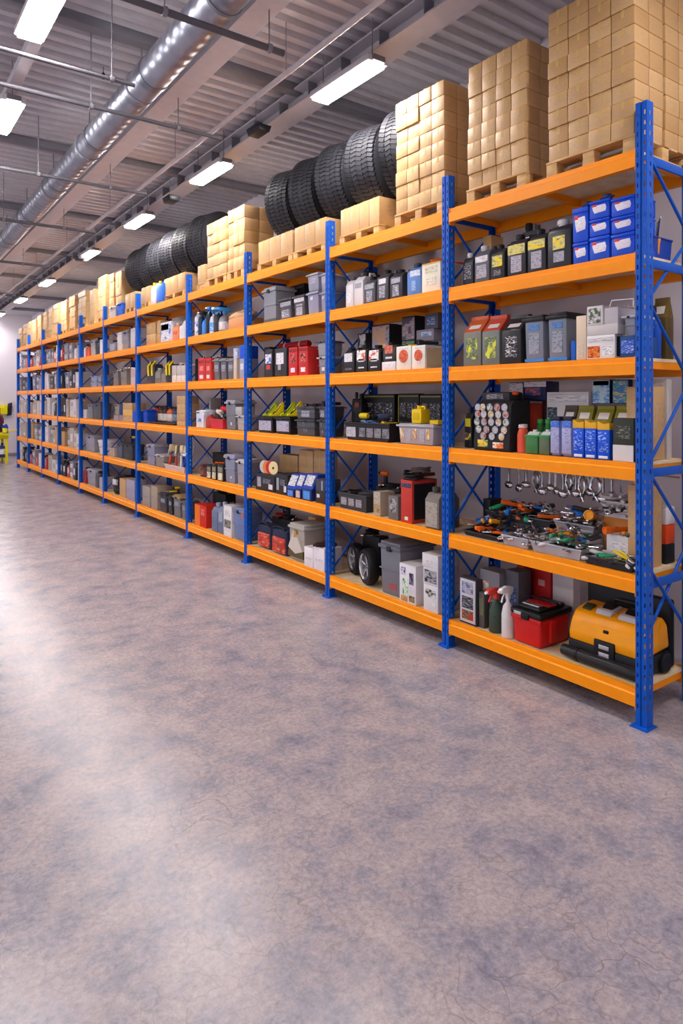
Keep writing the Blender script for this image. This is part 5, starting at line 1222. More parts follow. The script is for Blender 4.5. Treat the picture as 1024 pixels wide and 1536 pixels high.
it(4, 3, 'k', 792, 828, 1105, .06, .14, pbox, 'plain_box', 'narrow black box beside beige box', 'box', c='1b1b1f')
it(4, 3, 'k', 835, 895, 920, .04, .16, pbox, 'product_box', 'bright blue box, topmost right', 'box', on=o2, c='1c58d8')
it(4, 3, 'k', 742, 800, 955, .04, .16, pbox, 'product_box', 'white and blue box, topmost', 'box', on=o, c='b8c4e4', labs=[(0, .5, .8, .6, TWB)])
it(4, 2, 'l', 225, 328, 620, .04, .14, pbox, 'product_box', 'white box with blue edge', 'box', c='dcdce4', labs=[(.3, .9, .5, .1, M('3a6cb8')), (0, .4, .4, .3, TWB)])
it(4, 2, 'l', 335, 402, 600, .04, .1, spray, 'spray_bottle', 'red bottle with white and blue trigger', 'bottle', c='b03a30', head='d8e4f4')
o = it(4, 2, 'l', 415, 598, 740, .03, .2, crate, 'open_crate', 'red open tub', 'tub', c='cc3240')
w, d, h = SIZE[o.name]
for i, (kk, c, n) in enumerate((('drill', 'd8d4d0', 'white'), ('drill', 'd82c34', 'red'), ('brush', 'e8c030', 'yellow'), ('tape_roll', '1b1b1e', 'black'))):
    toolat(kk, c, (o.location.x + d * (.35 + .1 * (i % 2)), o.location.y + w * (.3 - .2 * i), o.location.z + h * .35 + .03 * i), (.9 if kk == 'brush' else .15, 0, .5 * i), '%s %s in red tub' % (n, kk.replace('_', ' ')), kk.split('_')[0], 4, 2, 1., 'tools in the red tub')
it(4, 2, 'l', 595, 760, 465, .04, .26, tub, 'storage_tub', 'tall grey tub with pale lid', 'tub', c='777880', lid='a8a8ae', labs=[(-.05, .2, .12, .1, TW)])
o = it(4, 2, 'l', 772, 892, 680, .04, .2, tub, 'storage_tub', 'pale grey tub under small box', 'tub', c='a8a09e', lid='b8b8bc')
it(4, 2, 'l', 772, 860, 565, .05, .14, pbox, 'product_box', 'small pale box on grey tub', 'box', on=o, c='b4aeb0')
it(4, 2, 'l', 182, 222, 440, .25, .14, pbox, 'tall_box', 'tall pale box in far corner', 'box', c='9c9aa0')
it(4, 1, 'm', 250, 335, 160, .04, .14, bottle, 'jar', 'dark red jar', 'jar', c='4c1c20', cap='5c1c20', neck=.7, labs=[PRT('6c2c2c', 'b08070')])
for i, (xl, xr) in enumerate(((372, 430), (442, 502), (520, 600))):
    o = it(4, 1, 'm', xl, xr, 160, .03, .14, pbox, 'product_box', 'dark box, cream picture, %s of three' % ('left', 'middle', 'right')[i], 'box', c='26241f', labs=[(0, .7, .8, .3, PRT('8c8878', '3c3c34')), (0, .28, .8, .44, PRT('c8b890', '6c6450', 'e0d8c8'))])
    ontop(o, ('pliers', 'torch', 'drill')[i], ('f0a01c', 'e8691a', 'e8c81c')[i], '%s on %s dark box' % (('amber pliers', 'orange torch', 'yellow drill')[i], ('left', 'middle', 'right')[i]), 'tool', .6, 1.1)
it(4, 1, 'm', 600, 750, 20, .03, .26, tub, 'storage_tub', 'tall blue grey tub with pale lid', 'tub', c='84889c', lid='a0a4bc', latch=True, labs=[(-.1, .2, .1, .08, TW)])
it(4, 1, 'm', 768, 892, 90, .03, .24, tub, 'storage_tub', 'mauve grey tub', 'tub', c='98929c', lid='c0bcc0')
it(4, 1, 'm', 185, 480, 0, .3, .12, pbox, 'plain_box', 'black box behind the jars', 'box', c='151517', hmax=.3)
it(4, 0, 'm', 205, 365, 725, .03, .2, pbox, 'product_box', 'orange and red box', 'box', c='c8281c', labs=[(.26, .5, .46, .98, M('e87018')), (-.2, .7, .3, .3, PRT('d04a40', 'e8a098'))])
a = it(4, 0, 'm', 436, 520, 700, .03, .2, canister, 'fluid_canister', 'blue grey canister, left', 'canister', c='6c7894', cap='9ca4b8', labs=[(0, .3, .8, .4, PRT('5c6884', '7c88a4'))])
it(4, 0, 'm', 526, 602, 690, .03, .2, canister, 'fluid_canister', 'blue grey canister with silver label', 'canister', c='747e96', cap='9ca4b8', labs=[(0, .55, .7, .3, PRT('a8b0c0', '4c5468')), (0, .2, .8, .3, M('646e88'))])
it(4, 0, 'm', 606, 718, 735, .02, .2, pbox, 'tall_box', 'tall white box, black shoe picture', 'box', c='dcd8d8', labs=[(0, .77, .6, .2, PRT('dcd8d8', '4c4844')), (0, .42, .8, .26, PRT('8c8680', '3c3a38', '2c2a28')), (0, .1, .4, .08, TW)])
it(4, 0, 'm', 722, 885, 765, .02, .24, tub, 'storage_tub', 'blue grey tub with orange tag', 'tub', c='6a7aa4', lid='7c88a8', labs=[(-.3, .8, .2, .14, M('c86a48'))])
it(4, 0, 'm', 200, 480, 560, .3, .13, pbox, 'plain_box', 'black box behind the orange one', 'box', c='19191b')
pb = PLACED[-1][0]; ontop(pb, 'cable_coil', '1b1b1e', 'black cable coil at the back', 'cable', 1., .5, .5, .1)
# ================================================================ bay 5
for xl, xr, n in ((300, 440, 'left'), (462, 516, 'right')):
    o = it(5, 4, 'n', xl, xr, 832, .04, .2, carton, 'carton', 'caramel carton, lower %s' % n, 'carton')
    it(5, 4, 'n', xl, xr, 662 if n == 'left' else 625, .04, .2, carton, 'carton', 'caramel carton, upper %s' % n, 'carton', on=o)
it(5, 4, 'n', 522, 688, 650, .03, .18, pbox, 'product_box', 'white box, blue and purple shoe picture', 'box', c='d8d4d8', labs=[(0, .5, .94, .9, PRT('d8d4dc', '8c8cb0', '4a78c0')), (.1, .75, .7, .3, TW)])
it(5, 4, 'n', 692, 788, 655, .04, .18, canister, 'fluid_canister', 'orange canister with red bow print', 'canister', c='e48a5c', cap='c8d0d8', labs=[(0, .42, .7, .2, PRT('d8442c', 'e8a080'))])
bt(5, 4, 'n', 792, 838, 640, 'dcd8dc', '8c8890', 'white bottle, left'); bt(5, 4, 'n', 842, 895, 540, 'dcdce4', 'b8c4d8', 'tall white bottle, right')
for xl, xr, n, c in ((318, 420, 'left', '3c3c48'), (600, 686, 'right', '26262b')):
    r = it(5, 3, 'o', xl, xr, 20, .05, .14, canister, 'tool_bag', '%s bag with yellow straps, %s' % ('slate' if n == 'left' else 'black', n), 'bag', c=c, handle=False)
    w, d, h = SIZE[r.name]
    for f in (-.28, .28):
        part(MB().tube([(-.006, f * w, h * .35), (-.008, f * w, h * .8), (d * .3, f * w * .9, h * 1.0)], .014, 8), 'yellow_strap', YEL, r)
it(5, 3, 'o', 430, 512, 125, .05, .14, canister, 'fluid_canister', 'grey canister with silver grip, left', 'canister', c='8c8886', cap='b8b8b8', labs=[(0, .2, .9, .3, M('6c6864'))])
it(5, 3, 'o', 528, 596, 155, .05, .14, canister, 'fluid_canister', 'grey canister with olive shoulder', 'canister', c='7c7a74', cap='8c8a50')
for i, (xl, xr) in enumerate(((692, 758), (766, 834), (838, 898))):
    n = ('left', 'middle', 'right')[i]
    o = it(5, 3, 'o', xl, xr, 240, .04, .16, pbox, 'product_box', 'pale box, lower %s of six' % n, 'box', 'six pale boxes', c='d8ccc4')
    o = it(5, 3, 'o', xl, xr, 85, .04, .16, pbox, 'product_box', 'pale box, upper %s of six' % n, 'box', 'six pale boxes', on=o, c='c8bcb8')
    if i: ontop(o, 'torch' if i == 1 else 'hammer', 'c8c4c8', 'silver %s on pale box' % ('torch' if i == 1 else 'hammer'), 'tool', .8, .8)
tr = it(5, 2, 'o', 318, 752, 990, .03, .16, crate, 'display_tray', 'black tray under orange topped bottles', 'tray', c='2b2726', hmax=.03)
for i, (xl, xr, c, cc) in enumerate(((330, 392, 'd8442c', 'red'), (398, 446, 'c8502c', 'red'), (454, 512, '5c3a34', 'brown'), (522, 586, '4a342c', 'brown'), (592, 654, 'd86a3c', 'orange'), (672, 745, '2a3c5c', 'navy'))):
    it(5, 2, 'o', xl, xr, 690 + 4 * i, .05, .1, bottle, 'bottle', '%s bottle with cream label, %s in tray' % (cc, ORD[i + 1]), 'bottle', on=None, free=True, c=c, cap='26262b', neck=.5, labs=[PRT('e0d4c8', 'c8b8a8')] if i < 5 else [PRT('8c94a8', '4c5870')])
    r = PLACED[-1][0]; r.location.z = tr.location.z + .007; r.scale.z = .93
zz = None
for k, (yt, n) in enumerate(((945, 'bottom'), (825, 'second'), (672, 'third'), (552, 'top'))):
    zz = it(5, 2, 'o', 768, 895, yt, .04, .18, carton, 'carton', 'beige carton, %s of four stacked' % n, 'carton', on=zz)
it(5, 2, 'o', 232, 300, 765, .03, .16, tub, 'storage_tub', 'blue tub behind the upright', 'tub', c='1c4cc0')
it(5, 1, 'p', 292, 412, 65, .04, .22, tub, 'storage_tub', 'tall lilac grey tub', 'tub', c='8a8aa0', lid='9c9cac')
it(5, 1, 'p', 420, 560, 225, .03, .2, tub, 'storage_tub', 'low grey tub with silver lid', 'tub', c='8c847f', lid='b4aca8', labs=[(.2, .9, .3, .2, TW)])
it(5, 1, 'p', 480, 545, 95, .28, .1, spray, 'spray_bottle', 'blue spray bottle behind grey tub', 'bottle', c='3a68d0', head='2c4ca0')
cb = it(5, 1, 'p', 570, 890, 400, .03, .18, crate, 'open_crate', 'low white crate of red and white brushes', 'crate', c='c8b4b0', hmax=.07)
w, d, h = SIZE[cb.name]
for i, (c, n) in enumerate((('d8482c', 'red'), ('e0d8d4', 'white'), ('d8583c', 'coral'), ('2c4cb0', 'blue'), ('e8e0dc', 'white'), ('c8382c', 'red'), ('26408c', 'navy'), ('e0d0c8', 'cream'))):
    toolat('brush' if i % 2 == 0 else 'screwdriver', c, (cb.location.x + d * (.35 + .3 * (i % 2)), cb.location.y + w * (.42 - .12 * i), cb.location.z + .16), (PI / 2 + .12 * (-1) ** i, .15 * (-1) ** (i // 2), .4 * i), '%s handled tool upright in white crate, %s' % (n, ORD[i + 1]), 'brush', 5, 1, 1.5, 'brushes in the white crate')
for xl, xr, n in ((240, 358, 'left'), (372, 468, 'right')):
    o = it(5, 0, 'p', xl, xr, 885, .03, .2, pbox, 'plain_box', 'beige grey box, lower %s' % n, 'box', c='9a8a80')
    it(5, 0, 'p', xl, xr, 715, .03, .2, pbox, 'plain_box', 'beige grey box, upper %s' % n, 'box', on=o, c='a89884' if n == 'right' else 'a09490')
for i, (xl, xr, yt, c, n) in enumerate(((480, 598, 815, '3c3d44', 'charcoal bin'), (616, 682, 860, '2f3036', 'slim black bin'), (695, 812, 850, '6c6a6a', 'grey bin with tan lid'), (820, 890, 940, '6f6e74', 'low grey bin'))):
    o = it(5, 0, 'p', xl, xr, yt, .03, .2, tub, 'storage_bin', n, 'bin', c=c, lid='a88c5c' if i == 2 else c, labs=[(0, .6, .5, .2, TGR)])
    if i < 2: ontop(o, ('pliers', 'drill')[i], 'e8c81c', 'yellow %s on %s' % (('pliers', 'drill')[i], n), ('pliers', 'drill')[i], .6 if i else 1., 1.2)
# ================================================================ bays 6 - 11
def P(b, L, g, xl, xr, yt, k, look, cat=None, c=None, ins=.05, top=None, tc=None, **kw):
    fn = {'tub': tub, 'can': canister, 'box': pbox, 'carton': carton, 'bottle': bottle, 'crate': crate, 'pouch': pouch}[k]
    nm = {'tub': 'storage_tub', 'can': 'fluid_canister', 'box': 'product_box', 'carton': 'carton', 'bottle': 'bottle', 'crate': 'open_crate', 'pouch': 'gusset_bag'}[k]
    if c and fn is not carton: kw['c'] = c
    o = it(b, L, g, xl, xr, yt, ins, .2, fn, nm, look, cat or nm.split('_')[-1], **kw)
    if top: ontop(o, top, tc, '%s %s on %s' % (HN.get(tc, 'dark'), top.replace('_', ' '), look.split(',')[0]), 'tool', .62 if top == 'drill' else .95, 1.1)
    return o
P(6, 4, 'q', 590, 690, 560, 'can', 'grey canister with wave print', c='77747c', labs=[(0, .4, .6, .5, T1)])
o = P(6, 4, 'q', 705, 764, 615, 'box', 'pale box, lower of two', c='c8beb8'); P(6, 4, 'q', 705, 764, 455, 'box', 'white box, upper of two', c='dcd8dc', on=o)
P(6, 4, 'q', 772, 850, 430, 'tub', 'grey tub with light band', c='8c8a92', labs=[(0, .6, .6, .3, T1)])
o = P(6, 4, 'q', 890, 955, 525, 'box', 'pale grey box, lower right', c='c0bcc0'); P(6, 4, 'q', 890, 955, 395, 'box', 'pale grey box, upper right', c='d0ccd0', on=o)
P(6, 3, 'q', 630, 705, 985, 'tub', 'brown grey tub, left', c='847c78', top='pliers', tc='c8c4c8'); P(6, 3, 'q', 732, 825, 960, 'tub', 'brown grey tub with amber tool', c='88807c', top='clamp', tc='f0a01c')
o = P(6, 3, 'q', 892, 955, 1080, 'box', 'pale box, lower', c='c8b8b8'); P(6, 3, 'q', 892, 955, 950, 'box', 'pink grey box, upper', c='c8b0b0', on=o)
o = P(6, 2, 'r', 600, 664, 280, 'box', 'mauve box, lower left', c='9c8c94'); P(6, 2, 'r', 600, 664, 140, 'tub', 'khaki tub, upper left', c='9c9470', on=o)
o = P(6, 2, 'r', 670, 712, 280, 'box', 'mauve box, lower middle', c='948490'); P(6, 2, 'r', 670, 712, 140, 'box', 'navy box, upper middle', c='2c3c78', on=o)
o = P(6, 2, 'r', 716, 838, 290, 'carton', 'tan carton, lower'); o = P(6, 2, 'r', 716, 838, 210, 'box', 'amber yellow box, middle of stack', c='e0b060', on=o); P(6, 2, 'r', 716, 838, 125, 'carton', 'tan carton, topmost', on=o)
P(6, 2, 'r', 842, 885, 230, 'box', 'bright blue box beside cartons', c='1c50d0')
P(6, 1, 'r', 625, 700, 640, 'tub', 'slate tub, left', c='50586a'); P(6, 1, 'r', 706, 835, 650, 'tub', 'large charcoal tub with yellow drill', c='34353c', top='drill', tc='e8c81c'); P(6, 1, 'r', 545, 610, 700, 'box', 'beige box beside slate tub', c='b09c90'); 
def ribbed(r, w, d, h):
    R = w / 2; p = [(R * .9, 0)]
    for k in range(8): p += [(R * (1 if k % 2 else .95), h * .1 * (k + 1))]
    part(MB().lathe(p + [(R * .8, h * .9), (R * .3, h * .92)], 20, (R, 0, 0)), 'bag_body', M('1d1d20', .5), r)
    part(MB().tube([(R * .6, -R * .6, h * .88), (R * .7, 0, h), (R * .8, R * .6, h * .88)], .014, 8), 'carry_handle', M('3a3a40', .5), r)
    part(MB().box(-.004, .03, -w * .2, w * .14, h * .5, h * .8, .004), 'white_patch', TW, r)
it(6, 0, 'r', 545, 668, 1050, .05, .2, ribbed, 'tool_bag', 'round black ribbed bag, white patch', 'bag')
P(6, 0, 'r', 676, 752, 1095, 'carton', 'tan carton with blue tag'); o = P(6, 0, 'r', 760, 868, 1230, 'box', 'lavender box, lower', c='9a94a8'); P(6, 0, 'r', 760, 868, 1110, 'box', 'lavender box, upper', c='a49eb0', on=o)
P(7, 4, 'q', 215, 255, 620, 'bottle', 'white bottle', c='d4d0d4'); P(7, 4, 'q', 262, 310, 630, 'can', 'orange canister', c='e0582c'); P(7, 4, 'q', 318, 382, 560, 'tub', 'pale grey tub', c='b4b0b4', top='pliers', tc='2c2c32'); P(7, 4, 'q', 388, 456, 560, 'tub', 'dark slate tub', c='2c3444', top='torch', tc='2c2c32'); P(7, 4, 'q', 462, 502, 555, 'box', 'white box', c='d8d8dc')
o = P(7, 3, 'q', 322, 410, 1140, 'tub', 'pale blue grey tub, lower left', c='9ca4bc'); P(7, 3, 'q', 322, 410, 1060, 'tub', 'pale blue grey tub, upper left', c='a0a8c0', on=o); o = P(7, 3, 'q', 416, 470, 1140, 'tub', 'lilac grey tub, lower right', c='8c8ca4'); P(7, 3, 'q', 416, 470, 1060, 'tub', 'lilac grey tub, upper right', c='98a0b8', on=o, top='pliers', tc='e8691a')
P(7, 2, 'r', 258, 318, 140, 'tub', 'grey tub, narrow', c='80848e'); P(7, 2, 'r', 324, 428, 130, 'tub', 'dark grey tub with amber drill', c='50525a', top='drill', tc='f0a01c'); P(7, 2, 'r', 212, 252, 210, 'box', 'white box with bow print', c='c8c0c4')
P(7, 1, 'r', 225, 345, 540, 'tub', 'large grey tub', c='94929c'); 
def bucket(r, w, d, h):
    R = w / 2
    part(MB().lathe([(R * .82, 0), (R * .96, h * .86)], 20, (R, 0, 0)), 'pail', M('d4d0d4', .4), r); part(MB().lathe([(R, h * .85), (R, h), (0, h)], 20, (R, 0, 0)), 'lid', M('dcd8dc', .4), r)
    part(MB().tube([(R, R * .98, h * .8), (R * .1, R * .6, h * .55), (0, 0, h * .48), (R * .1, -R * .6, h * .55), (R, -R * .98, h * .8)], .005, 6), 'bail_handle', CHROME, r)
it(7, 1, 'r', 358, 452, 600, .03, .2, bucket, 'bucket', 'white lidded bucket', 'bucket')
P(7, 0, 'r', 206, 246, 950, 'can', 'dark red canister', c='9c2c28'); P(7, 0, 'r', 250, 362, 975, 'tub', 'grey bin with pale lid', c='94929c', lid='b0aeb8'); P(7, 0, 'r', 366, 414, 1000, 'can', 'charcoal canister', c='4a4a4c'); P(7, 0, 'r', 418, 455, 1080, 'box', 'lavender box', c='a8a4b8'); 
# the farther bays, stocked from the same kinds of goods
rn = random.Random(41)
KIND = [('tub', '9c9aa4', 'light grey tub'), ('tub', '5a5a62', 'dark grey tub'), ('tub', '8a8ca4', 'lilac grey tub'), ('box', 'd4cccc', 'white box'), ('box', 'b8a898', 'beige box'), ('carton', None, 'tan carton'), ('can', '303038', 'black canister'), ('can', 'b84034', 'red canister'), ('bottle', 'd8d4d8', 'white bottle'), ('can', 'd8683c', 'orange canister'), ('box', '26262c', 'black box')]
PREF = {4: [0, 3, 7, 9, 0, 8, 2], 3: [0, 1, 3, 6, 0, 2], 2: [6, 1, 6, 3, 4, 8], 1: [4, 5, 4, 3, 0, 5], 0: [6, 3, 4, 7, 0, 10]}
for b in range(8, 12):
    for L in range(5):
        lo, hi = PY[b - 1] + PW / 2 + .03, PY[b] - PW / 2 - .03
        y = lo + .02
        while y < hi - .12:
            w = min(rn.uniform(.15, .34), hi - y)
            k, c, look = KIND[rn.choice(PREF[L])]
            h = rn.uniform(.24, .36); d = .22; x = rn.uniform(.03, .06)
            if k in ('bottle', 'can'): w = min(w, .19)
            two = k in ('box', 'carton', 'tub') and rn.random() < .6
            z = LEV[L]
            for q in range(2 if two else 1):
                hh = h / 2 if two else h
                r = root({'tub': 'storage_tub', 'can': 'fluid_canister', 'box': 'product_box', 'carton': 'carton', 'bottle': 'bottle'}[k], (RX + x, y + w / 2, z + .0012))
                fn = {'tub': tub, 'can': canister, 'box': pbox, 'carton': carton, 'bottle': bottle}[k]
                if k == 'carton': fn(r, w * .98, d, hh)
                elif k == 'bottle': fn(r, w * .98, d, hh, c=c)
                else: fn(r, w * .98, d, hh, c=c, labs=[(0, .5, .5, .4, TW if rn.random() < .5 else T1)])
                SIZE[r.name] = (w, d, hh); reg(r, (('lower ', 'upper ')[q] if two else '') + look, k if k != 'can' else 'canister', b, L); z += hh + .001
            if rn.random() < .35 and k in ('tub', 'box'):
                tk, tc = rn.choice([('drill', 'e8c81c'), ('pliers', 'e8691a'), ('cable_coil', '1b1b1e'), ('clamp', 'f0a01c')])
                ontop(r, tk, tc, '%s %s' % (HN.get(tc, 'black'), tk.replace('_', ' ')), 'tool', .5 if tk == 'drill' else .9, 1.)
            y += w + rn.uniform(.004, .07)
# ================================================================ top deck: pallets, cartons, tyres
ZT = LEV[5]
def make_pallet(w, d, hgt=.085):
    """w along the aisle, d deep"""
    r = root('pallet', (0, 0, 0))
    t = .012
    n = max(3, int(d / .12))
    for k in range(n):
        x = (d - .07) * k / (n - 1)
        part(MB().box(x, x + .07, -w / 2, w / 2, hgt - t, hgt, .002), 'deck_board', PALW, r)
    for k in range(3):
        y = -w / 2 + .035 + (w - .07) * k / 2
        for x in (0, d / 2 - .035, d - .07):
            part(MB().box(x + .003, x + .067, y - .033, y + .033, t, hgt - t, .002), 'block', PALW, r)
        part(MB().box(0, d, y - .033, y + .033, 0, t, .002), 'bottom_board', PALW, r)
    return r
BIGN = [0]; FAR = []
CM = {}
def card(w, d, h):
    """carton with its own mesh set, copied after the first"""
    k = (round(w, 3), round(d, 3), round(h, 3))
    if k in CM: return dup(CM[k])
    r = root('carton'); carton(r, w, d, h); CM[k] = r; return r
def edges_y(u0, u1, x): return yat(u1, x), yat(u0, x)
def stack(u0, u1, vtop, nm, ny, nz, cd, nx=2, ins=.02, jag=0, v_at='l', gap=.0, stuff=False, seed=0, short=None, ztop=None, full=False):
    """pallet with ny columns of cartons along the aisle, nz layers. u0/u1 edges of the front face, vtop top at its left end"""
    rn = random.Random(seed)
    X = RX + ins; ya, yb = edges_y(u0, u1, X)
    for yp in PY:
        if ya - .012 < yp + PW / 2 and yb + .012 > yp - PW / 2 and X < RX + PD + .012: X = RX + PD + .012
    W = yb - ya
    dp = nx * cd + gap + .02
    p = make_pallet(W + .015, dp); p.location = (X, (ya + yb) / 2, ZT + .001)
    tag(p, 'wooden pallet under the %s' % nm, 'pallet', 'pallets on the top deck')
    z0 = ZT + .0865
    ztop = ztop or zat(vtop, X, yb if v_at == 'l' else ya)
    hh = (ztop - z0) / nz; cw = W / ny
    out = []
    for j in range(nz):
        dx0 = [rn.uniform(-.007, .007) if jag else 0 for _ in range(ny)]
        for i in range(ny):
            dx = dx0[i // 2]
            if short and i >= ny - short[0] and j >= nz - short[1]: continue
            for q in range(nx):
                if 0 < q and 0 < i and not full: continue
                out.append((X + .008 + dx + q * (cd + .002) + (gap if q >= nx // 2 and nx > 2 else 0) + rn.uniform(0, .003), ya + cw * (i + .5), z0 + j * hh + .0006, cw * .975, cd * .985, hh - .0012, i, j, q))
    for x, y, z, w, d, h, i, j, q in out:
        if stuff: FAR.append((x, y, z, w, d, h)); continue
        r = card(w, d, h); r.location = (x, y, z)
        lay = 'top layer' if j == nz - 1 and nz > 1 else 'layer %s from bottom' % NUM[j + 1] if nz > 1 else 'single layer'
        if nz > 1 and q: lab = 'carton, %s, side face, %s behind corner, %s' % (lay, ORD[q], nm)
        elif nz > 1: lab = 'carton, %s, %s, %s' % (lay, '%s column from right' % ORD[i + 1], nm)
        else: lab = 'carton in %s, %s from right, %s' % (nm, ORD[i + 1], ('front', 'rear', 'third')[q])
        tag(r, lab, 'carton', 'cartons of the %s' % nm)
        BIGN[0] += 1
    return ztop
LOWZ = 3.135
stack(820, 950, 22, 'nearest carton tower', 4, 9, .135, nx=4, jag=1, gap=.02, seed=1)
stack(700, 787, 102, 'second carton tower', 4, 8, .13, nx=3, jag=1, seed=2)
stack(592, 664, 157, 'third carton tower', 4, 8, .12, nx=3, jag=1, seed=3)
stack(509, 567, 311, 'low carton row nearest', 4, 1, .2, nx=2, ins=.066, ztop=LOWZ, full=True)
stack(440, 487, 337, 'low carton row between tyres', 3, 1, .2, nx=2, ins=.066, ztop=LOWZ, full=True)
stack(386, 437, 358, 'low carton row at far tyres', 3, 1, .2, nx=2, ins=.066, ztop=LOWZ, full=True)
stack(341, 365, 318, 'fourth carton tower', 3, 5, .17, nx=2, jag=1, seed=4)
stack(309, 338, 338, 'fifth carton tower', 3, 5, .17, nx=2, jag=1, seed=5)
stack(245, 276, 404, 'low carton row at second tyres', 3, 1, .2, nx=2, ins=.066, ztop=LOWZ, full=True); stack(295, 306, 400, 'short carton row by fifth post', 1, 1, .2, nx=2, ins=.066, ztop=LOWZ, full=True)
stack(211, 224, 432, 'small carton row beside blue jug', 2, 1, .2, nx=2, ins=.066, ztop=LOWZ, full=True)
stack(187, 202, 437, 'carton row before far tyres', 2, 1, .2, nx=2, ins=.066, ztop=LOWZ, full=True)
def tyre_mesh(R, W):
    b = MB(); r0 = R * .58
    b.lathe([(r0, W * .1), (R * .62, 0), (R * .8, -.008), (R * .93, .012), (R * .97, .04), (R * .975, W - .04), (R * .93, W - .012), (R * .8, W + .008), (R * .62, W), (r0, W * .9), (r0, W * .1)], 48, (0, -W / 2, 0), 'y')
    for row, (ya, yb, off) in enumerate(((.03, .2, 0), (.215, .39, .5), (.405, .595, .15), (.61, .785, .5), (.8, .97, 0))):
        n = 60
        for k in range(n):
            a = 2 * PI * (k + off) / n
            mx = Matrix.Rotation(-a, 4, 'Y') @ Matrix.Translation((R * .98, 0, 0)) @ Matrix.Rotation(.35 if row % 2 else -.3, 4, 'X')
            ym = ((ya + yb) / 2 - .5) * W; yh = (yb - ya) / 2 * W
            b.box(-.02, R * .014, ym - yh, ym + yh, -R * .041, R * .041, 0, mx=mx)
    return b
TYRE = None
def tyre(x, y, z, R, W, lab, g, rz):
    global TYRE
    if TYRE is None:
        r = root('truck_tyre'); part(tyre_mesh(R, W), 'tyre_carcass', M('303036', .6), r)
        part(MB().lathe([(R * .57, .02), (R * .6, .012), (R * .6, W - .012), (R * .57, W - .02), (R * .57, .02)], 40, (0, -W / 2, 0), 'y'), 'inner_liner', M('17171a', .6), r)
        TYRE = r
    else: r = dup(TYRE)
    r.location = (x, y, z); r.rotation_euler = (0, 0, rz)
    tag(r, lab, 'tyre', g)
TR, TW_ = .345, .3
# first row of tyres, resting on the low cartons
zc = ZT + .0865
X0 = RX + .385
rows = [(590, 558), (535, 0)]
yA = yat(592, RX) + .17
step = .425
ztops = []
for i in range(5):
    y = yA + i * step
    tyre(X0, y, 0, TR, TW_, 'black truck tyre on cartons, %s of five from right' % ORD[i + 1], 'tyres of the nearer row', .27)
    TYL = [o for o in COL.objects if o.parent is None and o.name.startswith('truck_tyre')]
    TYL[-1].location.z = LOWZ + TR + .001
yB = yat(305, RX + .2) + .05
for i in range(6):
    tyre(X0, yB + i * .44, LOWZ + TR + .001, TR, TW_, 'black truck tyre behind small cartons, %s of six from right' % ORD[i + 1], 'tyres of the farther row', .27)
# blue tubs and odd goods among the far cartons
def ptub(u0, u1, vt, c, look, ins=.03, fn=tub, name='storage_tub', cat='tub', **kw):
    X = RX + ins; ya, yb = edges_y(u0, u1, X); h = zat(vt, X, (ya + yb) / 2) - ZT
    r = root(name, (X, (ya + yb) / 2, ZT + .0012)); fn(r, yb - ya, .09, h, c=c, **kw); tag(r, look, cat); return r
ptub(226, 233, 424, 'dcd8dc', 'white jug with yellow cap beside blue jug, top deck', fn=canister, name='fluid_canister', cat='canister', cap='e8c020')
ptub(234, 243, 421, '2c68d0', 'blue jug with yellow cap among far cartons, top deck', fn=canister, name='fluid_canister', cat='canister', cap='e8c020')
ptub(173, 181, 455, '1c60d0', 'bright blue tub on the top deck, seventh post')
ptub(163, 172, 460, 'c8c0c0', 'white low tub left of blue tub, top deck')
# far carton towers
z = REG['z']
def zs(x0, x1, y, nm, nz, ny=2, **k):
    x1 -= .3 * (x1 - x0)
    return stack(z[0] + x0 * z[2], z[0] + x1 * z[2], z[1] + y * z[2], nm, ny, nz, .2, nx=2, jag=1, ins=.068, v_at='r', **k)
zs(590, 632, 462, 'carton tower left of far tyres', 5, seed=11); zs(556, 588, 475, 'sixth tower, two columns wide', 5, seed=12)
zs(497, 552, 482, 'tall narrow tower at seventh post', 6, seed=13, stuff=True)
zs(457, 494, 555, 'stepped tower right of eighth post', 6, seed=14, stuff=True)
zs(398, 452, 562, 'broad tower above eighth post', 6, seed=15, stuff=True)
zs(353, 393, 588, 'tower left of broad tower', 6, seed=16, stuff=True)
for i, (a, b_, t) in enumerate(((307, 350, 612), (271, 305, 630), (246, 269, 655), (219, 244, 672), (191, 216, 690), (163, 189, 712), (143, 162, 722), (117, 142, 735), (93, 116, 756))):
    zs(a, b_, t, 'far carton tower %s from far wall' % ORD[9 - i], 6, seed=20 + i, stuff=True)
b = MB()
for x, y, zz, w, d, h in FAR: b.box(x, x + d, y - w / 2, y + w / 2, zz, zz + h, .004, seg=1)
o = b.build('far_cartons', CARD); o['kind'] = 'stuff'; o['label'] = 'tan cartons stacked on pallets along the far end of the top deck'; o['category'] = 'cartons'
print('CARTONS', BIGN[0], 'FAR', len(FAR))
